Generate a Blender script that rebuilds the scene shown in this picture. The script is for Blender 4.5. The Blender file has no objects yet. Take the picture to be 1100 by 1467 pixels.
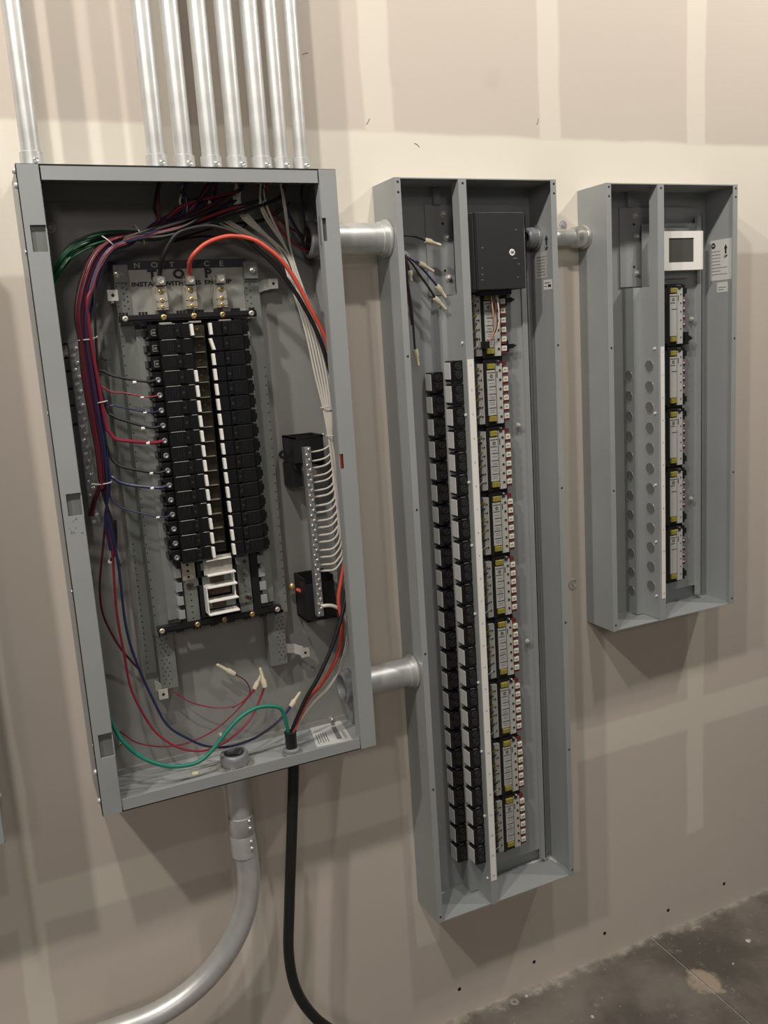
import bpy, math, random
from mathutils import Vector, Matrix
R = random.Random(7)
PI = math.pi
scene = bpy.context.scene
C = scene.collection

# ------------------------------------------------------------------ camera
CX, CY, CZ = -0.10282, -1.62839, 1.55904
YAW, PIT, ROL, FPX = 0.41841, -0.18916, -0.06541, 1278.8
fwd = Vector((math.sin(YAW)*math.cos(PIT), math.cos(YAW)*math.cos(PIT), math.sin(PIT)))
r0 = Vector((math.cos(YAW), -math.sin(YAW), 0)); u0 = r0.cross(fwd)
rt = r0*math.cos(ROL) + u0*math.sin(ROL); up = -r0*math.sin(ROL) + u0*math.cos(ROL)
cam = bpy.data.cameras.new('camera'); co = bpy.data.objects.new('camera', cam); C.objects.link(co)
cam.sensor_fit = 'VERTICAL'; cam.sensor_height = 36; cam.lens = 36*FPX/1467
cam.clip_start = 0.02; cam.clip_end = 60
co.matrix_world = Matrix.Translation((CX, CY, CZ)) @ Matrix((rt, up, -fwd)).transposed().to_4x4()
scene.camera = co

def at(x, y, Y):                     # point of the plane y = Y seen at a pixel of the 1100x1467 photograph
    d = fwd + (x-550)/FPX*rt - (y-733.5)/FPX*up
    t = (Y-CY)/d.y
    return Vector((CX, CY, CZ)) + t*d
def atz(x, y, Z):
    d = fwd + (x-550)/FPX*rt - (y-733.5)/FPX*up
    t = (Z-CZ)/d.z
    return Vector((CX, CY, CZ)) + t*d

# ------------------------------------------------------------------ light
w = bpy.data.worlds.new('world'); scene.world = w; w.use_nodes = True
bg = w.node_tree.nodes['Background']; bg.inputs[0].default_value = (0.95, 0.92, 0.90, 1); bg.inputs[1].default_value = 0.07
def lamp(loc, power, col=(1, 0.935, 0.85), rad=0.05):
    l = bpy.data.lights.new('high_bay_or_fill_lamp', 'POINT'); l.energy = power; l.color = col; l.shadow_soft_size = rad
    o = bpy.data.objects.new('high_bay_or_fill_lamp', l); o.location = loc; C.objects.link(o)
lamp((-1.25, -1.35, 3.30), 126)
lamp((-0.35, -1.30, 3.30), 84)
lamp((0.95, -1.15, 3.20), 50)
lamp((2.25, -0.92, 2.98), 64)
for xx, yy, zz, pw in ((-3.0, -7.5, 4.6, 90), (2.0, -8.5, 5.0, 25), (-0.9, -4.6, 2.75, 62)):  # last one is an unseen low front fill, added to light the panel interiors
    lamp((xx, yy, zz), pw, (1, 0.92, 0.84), 0.30)
scene.view_settings.view_transform = 'Standard'
try: scene.view_settings.look = 'None'
except Exception: pass
scene.view_settings.exposure = 0.0; scene.view_settings.gamma = 1.0
scene.view_settings.use_curve_mapping = False

# ------------------------------------------------------------------ materials
def newmat(name):
    m = bpy.data.materials.new(name); m.use_nodes = True
    nt = m.node_tree; b = nt.nodes['Principled BSDF']
    return m, nt, b
def mat(name, col, rough=0.5, metal=0.0, var=0.0, scale=30, bump=0.0, bscale=200, spec=0.5, var2=None):
    m, nt, b = newmat(name)
    b.inputs['Roughness'].default_value = rough; b.inputs['Metallic'].default_value = metal
    b.inputs['Specular IOR Level'].default_value = spec
    b.inputs['Base Color'].default_value = (*col, 1)
    tc = nt.nodes.new('ShaderNodeTexCoord')
    if var:
        n = nt.nodes.new('ShaderNodeTexNoise'); n.inputs['Scale'].default_value = scale; n.inputs['Detail'].default_value = 4
        nt.links.new(tc.outputs['Object'], n.inputs['Vector'])
        cr = nt.nodes.new('ShaderNodeValToRGB')
        cr.color_ramp.elements[0].position = 0.3; cr.color_ramp.elements[1].position = 0.7
        c2 = var2 or tuple(c*(1-var) for c in col)
        cr.color_ramp.elements[0].color = (*c2, 1)
        cr.color_ramp.elements[1].color = (*[min(1, c*(1+var*0.5)) for c in col], 1)
        nt.links.new(n.outputs['Fac'], cr.inputs['Fac']); nt.links.new(cr.outputs['Color'], b.inputs['Base Color'])
    if bump:
        n = nt.nodes.new('ShaderNodeTexNoise'); n.inputs['Scale'].default_value = bscale
        nt.links.new(tc.outputs['Object'], n.inputs['Vector'])
        bp = nt.nodes.new('ShaderNodeBump'); bp.inputs['Strength'].default_value = bump; bp.inputs['Distance'].default_value = 0.001
        nt.links.new(n.outputs['Fac'], bp.inputs['Height']); nt.links.new(bp.outputs['Normal'], b.inputs['Normal'])
    return m
M = dict(
    gray=mat('grey_enamel', (0.315, 0.332, 0.335), 0.38, 0.0, 0.07, 6, 0.05, 300),
    gray_in=mat('galvanised_back', (0.31, 0.31, 0.295), 0.42, 0.15, 0.16, 3.5, 0.04, 200),
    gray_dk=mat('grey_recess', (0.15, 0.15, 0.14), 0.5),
    chan=mat('rail_steel', (0.22, 0.235, 0.22), 0.42, 0.3, 0.12, 20),
    railgrey=mat('rail_grey', (0.25, 0.265, 0.255), 0.42, 0.2, 0.1, 20),
    galv=mat('galvanised_conduit', (0.66, 0.67, 0.66), 0.40, 0.6, 0.14, 25, 0.05, 150),
    steel=mat('bright_steel', (0.75, 0.74, 0.70), 0.28, 0.9, 0.1, 60),
    zincp=mat('zinc_plate', (0.62, 0.61, 0.57), 0.35, 0.25, 0.1, 60),
    hub=mat('cast_zinc', (0.33, 0.34, 0.35), 0.42, 0.5, 0.1, 60),
    tin=mat('tinned_bus', (0.62, 0.59, 0.50), 0.35, 0.6, 0.15, 90),
    brass=mat('brass_screw', (0.55, 0.42, 0.20), 0.35, 0.8),
    rust=mat('tarnished_copper', (0.085, 0.058, 0.036), 0.5, 0.4, 0.5, 300),
    dark_copper=mat('dark_copper', (0.04, 0.03, 0.02), 0.5, 0.3, 0.4, 200),
    black=mat('black_moulding', (0.011, 0.011, 0.012), 0.42, 0, 0.2, 80),
    blackgl=mat('black_glossy_moulding', (0.009, 0.009, 0.010), 0.27),
    blackmid=mat('charcoal_plastic', (0.022, 0.022, 0.023), 0.5),
    hole=mat('hole_black', (0.008, 0.008, 0.008), 0.8),
    white=mat('white_plastic', (0.80, 0.79, 0.75), 0.45),
    toggle=mat('toggle_white', (0.85, 0.84, 0.80), 0.4),
    paper=mat('paper_white', (0.62, 0.62, 0.60), 0.7),
    cardwhite=mat('card_white', (0.50, 0.50, 0.48), 0.5),
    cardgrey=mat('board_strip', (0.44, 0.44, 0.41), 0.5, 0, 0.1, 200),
    paddle=mat('relay_paddle_grey', (0.55, 0.55, 0.54), 0.35),
    ink=mat('print_black', (0.02, 0.02, 0.022), 0.6),
    inkg=mat('print_grey', (0.20, 0.20, 0.20), 0.6),
    navy=mat('notice_band', (0.03, 0.03, 0.045), 0.5),
    plate=mat('notice_plate_silver', (0.40, 0.40, 0.37), 0.4, 0.3),
    lettering=mat('silver_lettering', (0.35, 0.35, 0.33), 0.5),
    yellow=mat('yellow_terminal', (0.46, 0.40, 0.06), 0.45),
    cream=mat('cream_connector', (0.62, 0.57, 0.42), 0.4),
    plug=mat('ivory_plug', (0.68, 0.64, 0.54), 0.4),
    maroon=mat('maroon_plug', (0.13, 0.02, 0.02), 0.45),
    purple=mat('purple_plug', (0.10, 0.03, 0.06), 0.45),
    red=mat('red_insulation', (0.24, 0.022, 0.040), 0.32),
    redthick=mat('orange_red_insulation', (0.62, 0.085, 0.055), 0.4),
    dred=mat('dark_red_insulation', (0.085, 0.012, 0.020), 0.32),
    blue=mat('blue_insulation', (0.020, 0.024, 0.075), 0.32),
    bblack=mat('black_insulation', (0.010, 0.010, 0.011), 0.5),
    green=mat('green_insulation', (0.015, 0.075, 0.035), 0.32),
    teal=mat('teal_insulation', (0.015, 0.22, 0.15), 0.4),
    wwhite=mat('white_insulation', (0.64, 0.61, 0.55), 0.4),
    amber=mat('amber_insulation', (0.38, 0.26, 0.05), 0.4),
    brown=mat('brown_insulation', (0.12, 0.05, 0.02), 0.4),
    salmon=mat('copper_insulation', (0.55, 0.28, 0.18), 0.4),
    rubber=mat('black_rubber', (0.014, 0.014, 0.014), 0.45, 0, 0.3, 40, 0.2, 60),
    screen=mat('touch_screen_grey', (0.085, 0.082, 0.075), 0.35),
    dust=mat('plaster_dust', (0.6, 0.6, 0.57), 0.9, 0, 0.3, 90),
    tie=mat('nylon_tie', (0.62, 0.58, 0.55), 0.4),
)
m = bpy.data.materials.new('clear_plastic'); m.use_nodes = True; b = m.node_tree.nodes['Principled BSDF']
b.inputs['Base Color'].default_value = (0.7, 0.68, 0.62, 1); b.inputs['Roughness'].default_value = 0.2
b.inputs['Alpha'].default_value = 0.35; M['clear'] = m

def math_node(nt, op, a, b=None, c=None):
    n = nt.nodes.new('ShaderNodeMath'); n.operation = op
    for i, v in enumerate((a, b, c)):
        if v is None: continue
        if isinstance(v, (int, float)): n.inputs[i].default_value = v
        else: nt.links.new(v, n.inputs[i])
    return n.outputs[0]
def smooth(nt, v, a, b):
    n = nt.nodes.new('ShaderNodeMapRange'); n.interpolation_type = 'SMOOTHSTEP'
    nt.links.new(v, n.inputs[0]); n.inputs[1].default_value = a; n.inputs[2].default_value = b
    return n.outputs[0]
def mixc(nt, fac, a, b):
    n = nt.nodes.new('ShaderNodeMix'); n.data_type = 'RGBA'
    nt.links.new(fac, n.inputs[0]) if not isinstance(fac, float) else setattr(n.inputs[0], 'default_value', fac)
    for s, v in ((6, a), (7, b)):
        if isinstance(v, tuple): n.inputs[s].default_value = (*v, 1)
        else: nt.links.new(v, n.inputs[s])
    return n.outputs[2]
def noise(nt, vec, scale, detail=4, rough=0.5):
    n = nt.nodes.new('ShaderNodeTexNoise'); n.inputs['Scale'].default_value = scale; n.inputs['Detail'].default_value = detail
    n.inputs['Roughness'].default_value = rough
    nt.links.new(vec, n.inputs['Vector']); return n.outputs['Fac']

def drywall():
    m, nt, b = newmat('taped_drywall')
    g = nt.nodes.new('ShaderNodeNewGeometry'); pos = g.outputs['Position']
    s = nt.nodes.new('ShaderNodeSeparateXYZ'); nt.links.new(pos, s.inputs[0])
    wob = math_node(nt, 'MULTIPLY', math_node(nt, 'SUBTRACT', noise(nt, pos, 5), 0.5), 0.022)
    X = math_node(nt, 'ADD', s.outputs[0], wob); Z = math_node(nt, 'ADD', s.outputs[2], wob)
    def band(v, a, bb, sf=0.004):
        return math_node(nt, 'MULTIPLY', smooth(nt, v, a-sf, a+sf), math_node(nt, 'SUBTRACT', 1.0, smooth(nt, v, bb-sf, bb+sf)))
    h1 = band(Z, 1.705, 1.947, 0.006)
    h2 = band(Z, 0.545, 0.625, 0.006)
    vs = None
    for x0, x1, z0, z1 in ((-0.56, -0.51, 0.2, 3.2), (-0.165, -0.118, 0.26, 3.2), (0.238, 0.29, 0.24, 3.2), (0.632, 0.692, 0.215, 3.2),
                           (1.028, 1.08, 0.26, 3.2), (1.420, 1.474, 0.255, 3.2), (1.82, 1.87, 0.23, 3.2), (2.23, 2.28, 0.24, 3.2)):
        bd = math_node(nt, 'MULTIPLY', band(X, x0, x1, 0.004), band(Z, z0, z1, 0.006))
        vs = bd if vs is None else math_node(nt, 'MAXIMUM', vs, bd)
    msk = math_node(nt, 'MAXIMUM', math_node(nt, 'MAXIMUM', math_node(nt, 'MULTIPLY', h1, 0.9), math_node(nt, 'MULTIPLY', h2, 0.55)),
                    math_node(nt, 'MULTIPLY', vs, 0.55))
    n1 = noise(nt, pos, 2.2, 3); n2 = noise(nt, pos, 9, 5)
    base = mixc(nt, n1, (0.560, 0.500, 0.440), (0.600, 0.540, 0.475))
    base = mixc(nt, smooth(nt, n2, 0.60, 0.8), base, (0.535, 0.475, 0.415))
    col = mixc(nt, msk, base, (0.76, 0.715, 0.625))
    nt.links.new(col, b.inputs['Base Color']); b.inputs['Roughness'].default_value = 0.75
    b.inputs['Specular IOR Level'].default_value = 0.25
    bp = nt.nodes.new('ShaderNodeBump'); bp.inputs['Strength'].default_value = 0.12; bp.inputs['Distance'].default_value = 0.002
    nt.links.new(math_node(nt, 'ADD', math_node(nt, 'MULTIPLY', noise(nt, pos, 60, 5), 0.4), math_node(nt, 'MULTIPLY', msk, 0.25)), bp.inputs['Height'])
    nt.links.new(bp.outputs['Normal'], b.inputs['Normal'])
    return m
def concrete():
    m, nt, b = newmat('stained_concrete')
    g = nt.nodes.new('ShaderNodeNewGeometry'); pos = g.outputs['Position']
    s = nt.nodes.new('ShaderNodeSeparateXYZ'); nt.links.new(pos, s.inputs[0])
    n1 = noise(nt, pos, 3.5, 6, 0.6); n2 = noise(nt, pos, 22, 6, 0.65); n3 = noise(nt, pos, 120, 2)
    c = mixc(nt, smooth(nt, n1, 0.35, 0.68), (0.085, 0.076, 0.064), (0.20, 0.18, 0.155))
    c = mixc(nt, math_node(nt, 'MULTIPLY', smooth(nt, n2, 0.58, 0.75), 0.5), c, (0.40, 0.37, 0.33))
    c = mixc(nt, math_node(nt, 'MULTIPLY', smooth(nt, n3, 0.70, 0.76), 0.7), c, (0.55, 0.53, 0.48))
    edge = math_node(nt, 'SUBTRACT', 1.0, smooth(nt, math_node(nt, 'ADD', math_node(nt, 'MULTIPLY', s.outputs[1], -1.0), math_node(nt, 'MULTIPLY', n2, -0.11)), -0.075, -0.02))
    c = mixc(nt, math_node(nt, 'MULTIPLY', edge, 0.75), c, (0.50, 0.46, 0.40))
    # pale spalled patch on the saw cut
    pc = atz(1013, 1406, 0)
    d = math_node(nt, 'SQRT', math_node(nt, 'ADD', math_node(nt, 'POWER', math_node(nt, 'SUBTRACT', s.outputs[0], pc.x), 2.0),
                  math_node(nt, 'POWER', math_node(nt, 'SUBTRACT', s.outputs[1], pc.y), 2.0)))
    d = math_node(nt, 'ADD', d, math_node(nt, 'MULTIPLY', math_node(nt, 'SUBTRACT', n2, 0.5), 0.10))
    c = mixc(nt, math_node(nt, 'MULTIPLY', math_node(nt, 'SUBTRACT', 1.0, smooth(nt, d, 0.025, 0.05)), 0.8), c, (0.42, 0.34, 0.26))
    nt.links.new(c, b.inputs['Base Color']); b.inputs['Roughness'].default_value = 0.62
    bp = nt.nodes.new('ShaderNodeBump'); bp.inputs['Strength'].default_value = 0.3; bp.inputs['Distance'].default_value = 0.003
    nt.links.new(n2, bp.inputs['Height']); nt.links.new(bp.outputs['Normal'], b.inputs['Normal'])
    return m
M['wall'] = drywall(); M['floor'] = concrete()

# ------------------------------------------------------------------ geometry helpers
def wloc(o):
    v = Vector((0, 0, 0))
    while o is not None: v += o.location; o = o.parent
    return v
def frame_of(d):
    d = d.normalized(); a = Vector((0, 0, 1)) if abs(d.z) < 0.9 else Vector((1, 0, 0))
    x = d.cross(a).normalized(); return x, d.cross(x).normalized()
class MB:
    def __init__(s): s.v = []; s.f = []; s.m = []; s.sm = []
    def add(s, vs, fs, mi=0, sm=False):
        b = len(s.v); s.v += [Vector(v) for v in vs]
        for f in fs: s.f.append([i+b for i in f]); s.m.append(mi); s.sm.append(sm)
        return s
    def box(s, x0, x1, y0, y1, z0, z1, mi=0):
        x0, x1 = min(x0, x1), max(x0, x1); y0, y1 = min(y0, y1), max(y0, y1); z0, z1 = min(z0, z1), max(z0, z1)
        return s.add([(x0,y0,z0),(x1,y0,z0),(x1,y1,z0),(x0,y1,z0),(x0,y0,z1),(x1,y0,z1),(x1,y1,z1),(x0,y1,z1)],
                     [(0,3,2,1),(4,5,6,7),(0,1,5,4),(1,2,6,5),(2,3,7,6),(3,0,4,7)], mi)
    def bbox(s, x0, x1, y0, y1, z0, z1, c=0.0006, mi=0):   # box with chamfered front (-y) edges
        x0, x1 = min(x0, x1), max(x0, x1); y0, y1 = min(y0, y1), max(y0, y1); z0, z1 = min(z0, z1), max(z0, z1)
        v = [(x0,y1,z0),(x1,y1,z0),(x1,y1,z1),(x0,y1,z1), (x0,y0+c,z0),(x1,y0+c,z0),(x1,y0+c,z1),(x0,y0+c,z1),
             (x0+c,y0,z0+c),(x1-c,y0,z0+c),(x1-c,y0,z1-c),(x0+c,y0,z1-c)]
        f = [(0,3,2,1),(0,1,5,4),(1,2,6,5),(2,3,7,6),(3,0,4,7),(4,5,9,8),(5,6,10,9),(6,7,11,10),(7,4,8,11),(8,9,10,11)]
        f[0] = (3,2,1,0)
        return s.add(v, f, mi)
    def prism(s, poly, axis, a, b, mi=0):      # poly in the two other axes, in order
        n = len(poly)
        def P(q, t): return {'x': (t, q[0], q[1]), 'y': (q[0], t, q[1]), 'z': (q[0], q[1], t)}[axis]
        return s.add([P(q, a) for q in poly]+[P(q, b) for q in poly],
                     [tuple(range(n))[::-1], tuple(range(n, 2*n))]+[(i, (i+1) % n, n+(i+1) % n, n+i) for i in range(n)], mi)
    def cyl(s, p0, p1, r, n=16, r2=None, mi=0, caps=True, sm=True):
        p0 = Vector(p0); p1 = Vector(p1); r2 = r if r2 is None else r2
        x, y = frame_of(p1-p0)
        a = [p0+(x*math.cos(2*PI*i/n)+y*math.sin(2*PI*i/n))*r for i in range(n)]
        b = [p1+(x*math.cos(2*PI*i/n)+y*math.sin(2*PI*i/n))*r2 for i in range(n)]
        s.add(a+b, [(i, (i+1) % n, n+(i+1) % n, n+i) for i in range(n)], mi, sm)
        if caps: s.add(a, [tuple(range(n))[::-1]], mi); s.add(b, [tuple(range(n))], mi)
        return s
    def lathe(s, o, d, prof, n=20, mi=0, sm=True):          # prof: (radius, height along d)
        o = Vector(o); d = Vector(d).normalized(); x, y = frame_of(d); k = len(prof)
        vs = [o+d*h+(x*math.cos(2*PI*i/n)+y*math.sin(2*PI*i/n))*r for r, h in prof for i in range(n)]
        fs = [(j*n+i, j*n+(i+1) % n, (j+1)*n+(i+1) % n, (j+1)*n+i) for j in range(k-1) for i in range(n)]
        return s.add(vs, fs, mi, sm)
    def tube(s, pts, r, n=8, mi=0, caps=True):
        pts = [Vector(p) for p in pts]; k = len(pts)
        rr = r if isinstance(r, (list, tuple)) else [r]*k
        x = None; rings = []
        for i, p in enumerate(pts):
            d = (pts[min(i+1, k-1)]-pts[max(i-1, 0)])
            if d.length < 1e-9: d = Vector((0, 0, 1))
            d.normalize()
            if x is None: x, _ = frame_of(d)
            x = (x-d*x.dot(d)).normalized(); y = d.cross(x)
            rings += [p+(x*math.cos(2*PI*j/n)+y*math.sin(2*PI*j/n))*rr[i] for j in range(n)]
        s.add(rings, [(i*n+j, i*n+(j+1) % n, (i+1)*n+(j+1) % n, (i+1)*n+j) for i in range(k-1) for j in range(n)], mi, True)
        if caps: s.add(rings[:n], [tuple(range(n))[::-1]], mi); s.add(rings[-n:], [tuple(range(n))], mi)
        return s
    def build(s, name, mats, parent=None, loc=None, world=True, bevel=0):
        if not isinstance(mats, (list, tuple)): mats = [mats]
        off = Vector((0, 0, 0))
        if parent is not None and world: off = wloc(parent)
        if loc is not None and world: off = off+Vector(loc)
        me = bpy.data.meshes.new(name); me.from_pydata([v-off for v in s.v], [], s.f)
        for mt in mats: me.materials.append(M[mt])
        me.polygons.foreach_set('material_index', s.m); me.polygons.foreach_set('use_smooth', s.sm); me.update()
        if any(s.sm): me.set_sharp_from_angle(angle=math.radians(42))
        o = bpy.data.objects.new(name, me); C.objects.link(o)
        if parent is not None: o.parent = parent
        if loc is not None: o.location = loc
        if bevel:
            bm = o.modifiers.new('bevel', 'BEVEL'); bm.width = bevel; bm.segments = 2; bm.limit_method = 'ANGLE'
        return o
def spline(P, k=8):
    P = [Vector(p) for p in P]; out = []
    Q = [P[0]*2-P[1]]+P+[P[-1]*2-P[-2]]
    for i in range(1, len(Q)-2):
        a, b, c, d = Q[i-1:i+3]
        for j in range(k):
            t = j/k
            out.append(0.5*((2*b)+(c-a)*t+(2*a-5*b+4*c-d)*t*t+(3*b-a-3*c+d)*t**3))
    out.append(P[-1]); return out
def px(l, D=None):                    # (x, y[, depth]) pixel points -> world points
    return [at(q[0], q[1], q[2] if len(q) > 2 else D) for q in l]
def tag(o, label, cat, group=None, kind=None):
    if label: o['label'] = label
    if cat: o['category'] = cat
    if group: o['group'] = group
    if kind: o['kind'] = kind
    return o
def thing(name, loc, label, cat, group=None):
    o = bpy.data.objects.new(name, None); o.empty_display_size = 0.02; C.objects.link(o); o.location = loc
    return tag(o, label, cat, group)
def copy_tree(o, parent=None, loc=None):
    c = o.copy(); C.objects.link(c)
    if parent is not None: c.parent = parent
    if loc is not None: c.location = loc
    for ch in list(o.children): copy_tree(ch, c)
    return c
def text(body, size, mt, parent, pos, face='-y', name='lettering', bold=0.0, sx=1.0, align='LEFT', name_label=None, cs=1.0):
    cu = bpy.data.curves.new(name, 'FONT'); cu.body = body; cu.size = size; cu.extrude = 0.0001; cu.offset = bold
    cu.align_x = align; cu.align_y = 'CENTER'; cu.space_character = cs; cu.resolution_u = 3
    t = bpy.data.objects.new('tmp', cu); C.objects.link(t)
    bpy.context.view_layer.update()
    me = bpy.data.meshes.new_from_object(t.evaluated_get(bpy.context.evaluated_depsgraph_get()))
    bpy.data.objects.remove(t); bpy.data.curves.remove(cu)
    rot = {'-y': Matrix(((1,0,0),(0,0,-1),(0,1,0))), '-x': Matrix(((0,0,-1),(-1,0,0),(0,1,0))), '+z': Matrix.Identity(3)}[face]
    me.transform(Matrix.Diagonal((sx, 1, 1, 1))); me.transform(rot.to_4x4())
    me.transform(Matrix.Translation(Vector(pos)-wloc(parent)))
    me.materials.clear(); me.materials.append(M[mt])
    o = bpy.data.objects.new(name, me); C.objects.link(o); o.parent = parent
    if name_label: o['label'] = name_label
    return o
def screw(mb, p, d, r=0.0035, h=0.002, mi=0, n=12):
    p = Vector(p); d = Vector(d).normalized()
    mb.lathe(p, d, [(r, 0), (r*.98, h*0.4), (r*0.88, h*.72), (r*.65, h*.93), (r*0.42, h), (r*0.34, h*0.6), (0.0001, h*0.55)], n, mi)
ORD = ['first','second','third','fourth','fifth','sixth','seventh','eighth','ninth','tenth','eleventh','twelfth','thirteenth','fourteenth',
       'fifteenth','sixteenth','seventeenth','eighteenth','nineteenth','twentieth','twenty-first','twenty-second','twenty-third','twenty-fourth']

# ------------------------------------------------------------------ structure
tag(MB().box(-4, 7, 0, 0.12, 0, 4.2).build('wall_back', 'wall'), 'unpainted taped drywall wall with pale joint compound bands', None, kind='structure')
ca = atz(930, 1340, 0); cb = atz(1075, 1467, 0); cd = (cb-ca).normalized(); cn = Vector((-cd.y, cd.x, 0))
def slab(side):
    w_ = 0.002
    p0 = ca-cd*((ca.y)/cd.y)      # where the cut meets the wall
    p1 = p0+cd*(-6.5-p0.y)/cd.y
    off = cn*w_*side
    a = p0+off; bq = p1+off
    a = a+cd*(-a.y/cd.y); bq = bq+cd*((-6.5-bq.y)/cd.y)
    far = Vector((9 if side*cn.x > 0 else -5, 0, 0)); far2 = far+Vector((0, -6.5, 0))
    q = [(a.x, 0), (bq.x, -6.5), (far2.x, -6.5), (far.x, 0)]
    mb = MB(); mb.prism(q if side*cn.x > 0 else q[::-1], 'z', -0.1, 0.0); return mb
tag(slab(1).build('floor', 'floor'), 'stained dark grey concrete floor', None, kind='structure')
tag(slab(-1).build('floor', 'floor'), 'stained dark grey concrete floor', None, kind='structure')
tag(MB().box(-5, 9, -6.5, 0.1, -0.12, -0.003).build('floor', 'dust'), 'dusty bottom of the saw cut in the concrete floor', None, kind='structure')

# ------------------------------------------------------------------ large main panel
W1, D1, ZT, ZB = 0.508, 0.146, 1.849, 0.7987
def panel_box(x0, name_label, full=True):
    p = thing('panel_enclosure', (x0+W1/2, 0, ZB), name_label, 'electrical panel')
    x1 = x0+W1; t = 0.0025
    MB().box(x0, x1, -0.004, -0.0005, ZB, ZT).build('back_panel', 'gray_in', p)
    MB().box(x0, x0+t, -D1+0.004, -0.004, ZB, ZT).build('side_wall', 'gray', p)
    MB().box(x1-t, x1, -D1+0.004, -0.004, ZB, ZT).build('side_wall', 'gray', p)
    MB().box(x0+t, x1-t, -D1+0.004, -0.004, ZT-t, ZT).build('top_wall', 'gray', p)
    MB().box(x0+t, x1-t, -D1+0.004, -0.004, ZB, ZB+t).build('bottom_wall', 'gray', p)
    # stiles with latch cut-outs
    for s in (0, 1):
        xa, xb = (x0, x0+0.031) if s == 0 else (x1-0.031, x1)
        mb = MB()
        cuts = [(1.724, 1.763), (1.317, 1.353), (0.902, 0.944)] if s == 0 else [(1.733, 1.771), (1.338, 1.365)]
        o0, o1 = (x0, x0+0.008) if s == 0 else (x1-0.024, x1)
        i0, i1 = (x0+0.008, x0+0.031) if s == 0 else (x1-0.031, x1-0.024)
        y0, y1 = -D1, -D1+0.003
        mb.box(o0, o1, y0, y1, ZB-0.001, ZT+0.001)
        z = ZB-0.001
        for a, c in sorted(cuts):
            mb.box(i0, i1, y0, y1, z, a); z = c
        mb.box(i0, i1, y0, y1, z, ZT+0.001)
        st = mb.build('frame_stile', 'gray', p, bevel=0.0)
        for a, c in [q for q in cuts if q[0] != 1.338]:
            MB().box(i0-0.003, i1+(0.0 if s == 0 else 0.002), y1+0.004, y1+0.006, a-0.004, c+0.004).build('latch_plate', 'gray_dk' if s else 'chan', st)
        # return flange behind the inner edge
        xi = xb if s == 0 else xa
        MB().box(xi-0.001, xi+0.001, y1, y1+0.018, ZB+0.02, ZT-0.02).build('return_flange', 'gray', st)
    for z0, z1 in ((ZT-0.021, ZT-0.001), (ZB+0.001, ZB+0.021)):
        MB().box(x0+0.0335, x1-0.0335, -D1+0.0005, -D1+0.003, z0, z1).build('frame_rail', 'gray', p)
    MB().box(x0-0.001, x1+0.001, -D1+0.003, -D1+0.0042, ZT-0.001, ZT+0.0022).build('edge_seam', 'hole', p)
    MB().box(x0-0.0008, x1+0.0008, -D1+0.003, -D1+0.0042, ZB-0.0022, ZB+0.001).build('edge_seam', 'hole', p)
    MB().box(x0-0.0015, x0, -D1+0.003, -D1+0.005, ZB, ZT).build('edge_seam', 'hole', p)
    return p
P1 = panel_box(0.0, 'large open grey main breaker panel full of wires at the left')
# rivets outside the left wall, screws, plugs, mounting bolts
for z in (1.845, 1.824, 0.868, 0.815):
    mb = MB(); screw(mb, (0.0, -0.118, z), (-1, 0, 0), 0.005, 0.005); mb.build('rivet', 'zincp', P1)
for z in (1.725, 1.48, 1.19, 0.92):
    mb = MB(); screw(mb, (0.0, -0.128, z), (-1, 0, 0), 0.0045, 0.003); mb.build('side_screw', 'steel', P1)
for x, y in ((72, 326),):
    q = at(x, y, -0.004); mb = MB(); mb.lathe(q, (0, -1, 0), [(0.0085, 0), (0.0085, 0.001), (0.006, 0.0012), (0.006, 0.003), (0.004, 0.006), (0.0001, 0.006)]); mb.build('mounting_bolt', 'zincp', P1)
q = atz(280, 1109, ZB+0.0026); mb = MB(); mb.lathe(q, (0, 0, 1), [(0.0065, 0), (0.0065, 0.003), (0.004, 0.0035), (0.0035, 0.001), (0.0001, 0.001)]); mb.build('hole_plug', ['cream'], P1)
for x, y in ((172, 1063), (316, 1052), (474, 1029)):
    q = at(x, y, -0.004); mb = MB(); screw(mb, q, (0, -1, 0), 0.005, 0.012, n=10); mb.build('mounting_bolt', 'tin', P1)
# creases along the back
MB().box(0.003, 0.505, -0.012, -0.004, ZB+0.0025, ZB+0.012).build('back_flange', 'gray_in', P1)
MB().box(0.003, 0.505, -0.018, -0.004, ZT-0.03, ZT-0.003).build('back_flange', 'gray_in', P1)
MB().box(0.003, 0.007, -0.03, -0.004, ZB+0.003, ZT-0.003).build('back_flange', 'gray_in', P1)
mb = MB(); mb.box(0.004, 0.30, -0.060, -0.058, ZB+0.0025, ZB+0.0045); mb.build('bottom_crease', 'steel', P1)
# small paper remnants on the stile
mb = MB()
for k in range(7):
    x = R.uniform(0.006, 0.024); z = R.uniform(1.286, 1.312); mb.box(x, x+R.uniform(.001, .004), -D1-0.0004, -D1, z, z+R.uniform(.001, .006))
mb.build('torn_label_scraps', 'inkg', P1)['kind'] = 'stuff'

# neighbour panel, only its corner is in view
P0 = panel_box(-0.156-W1, 'grey panel corner at the far left edge of the picture')
mb = MB(); screw(mb, (-0.156, -0.118, 0.868), (1, 0, 0), 0.005, 0.005); mb.build('rivet', 'zincp', P0)

# ------------------------------------------------------------------ bus chassis inside the main panel
CH = thing('bus_chassis', (0.262, -0.004, 1.07), 'perforated steel breaker chassis with crossbars inside the large left panel', 'panel interior')
XC = 0.262
def holes(parent, pts, y, r=0.0013):
    mb = MB()
    for x, z in pts: mb.cyl((x, y+0.0002, z), (x, y-0.0003, z), r, 8)
    o = mb.build('punched_holes', 'hole', parent); o['kind'] = 'stuff'
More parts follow.
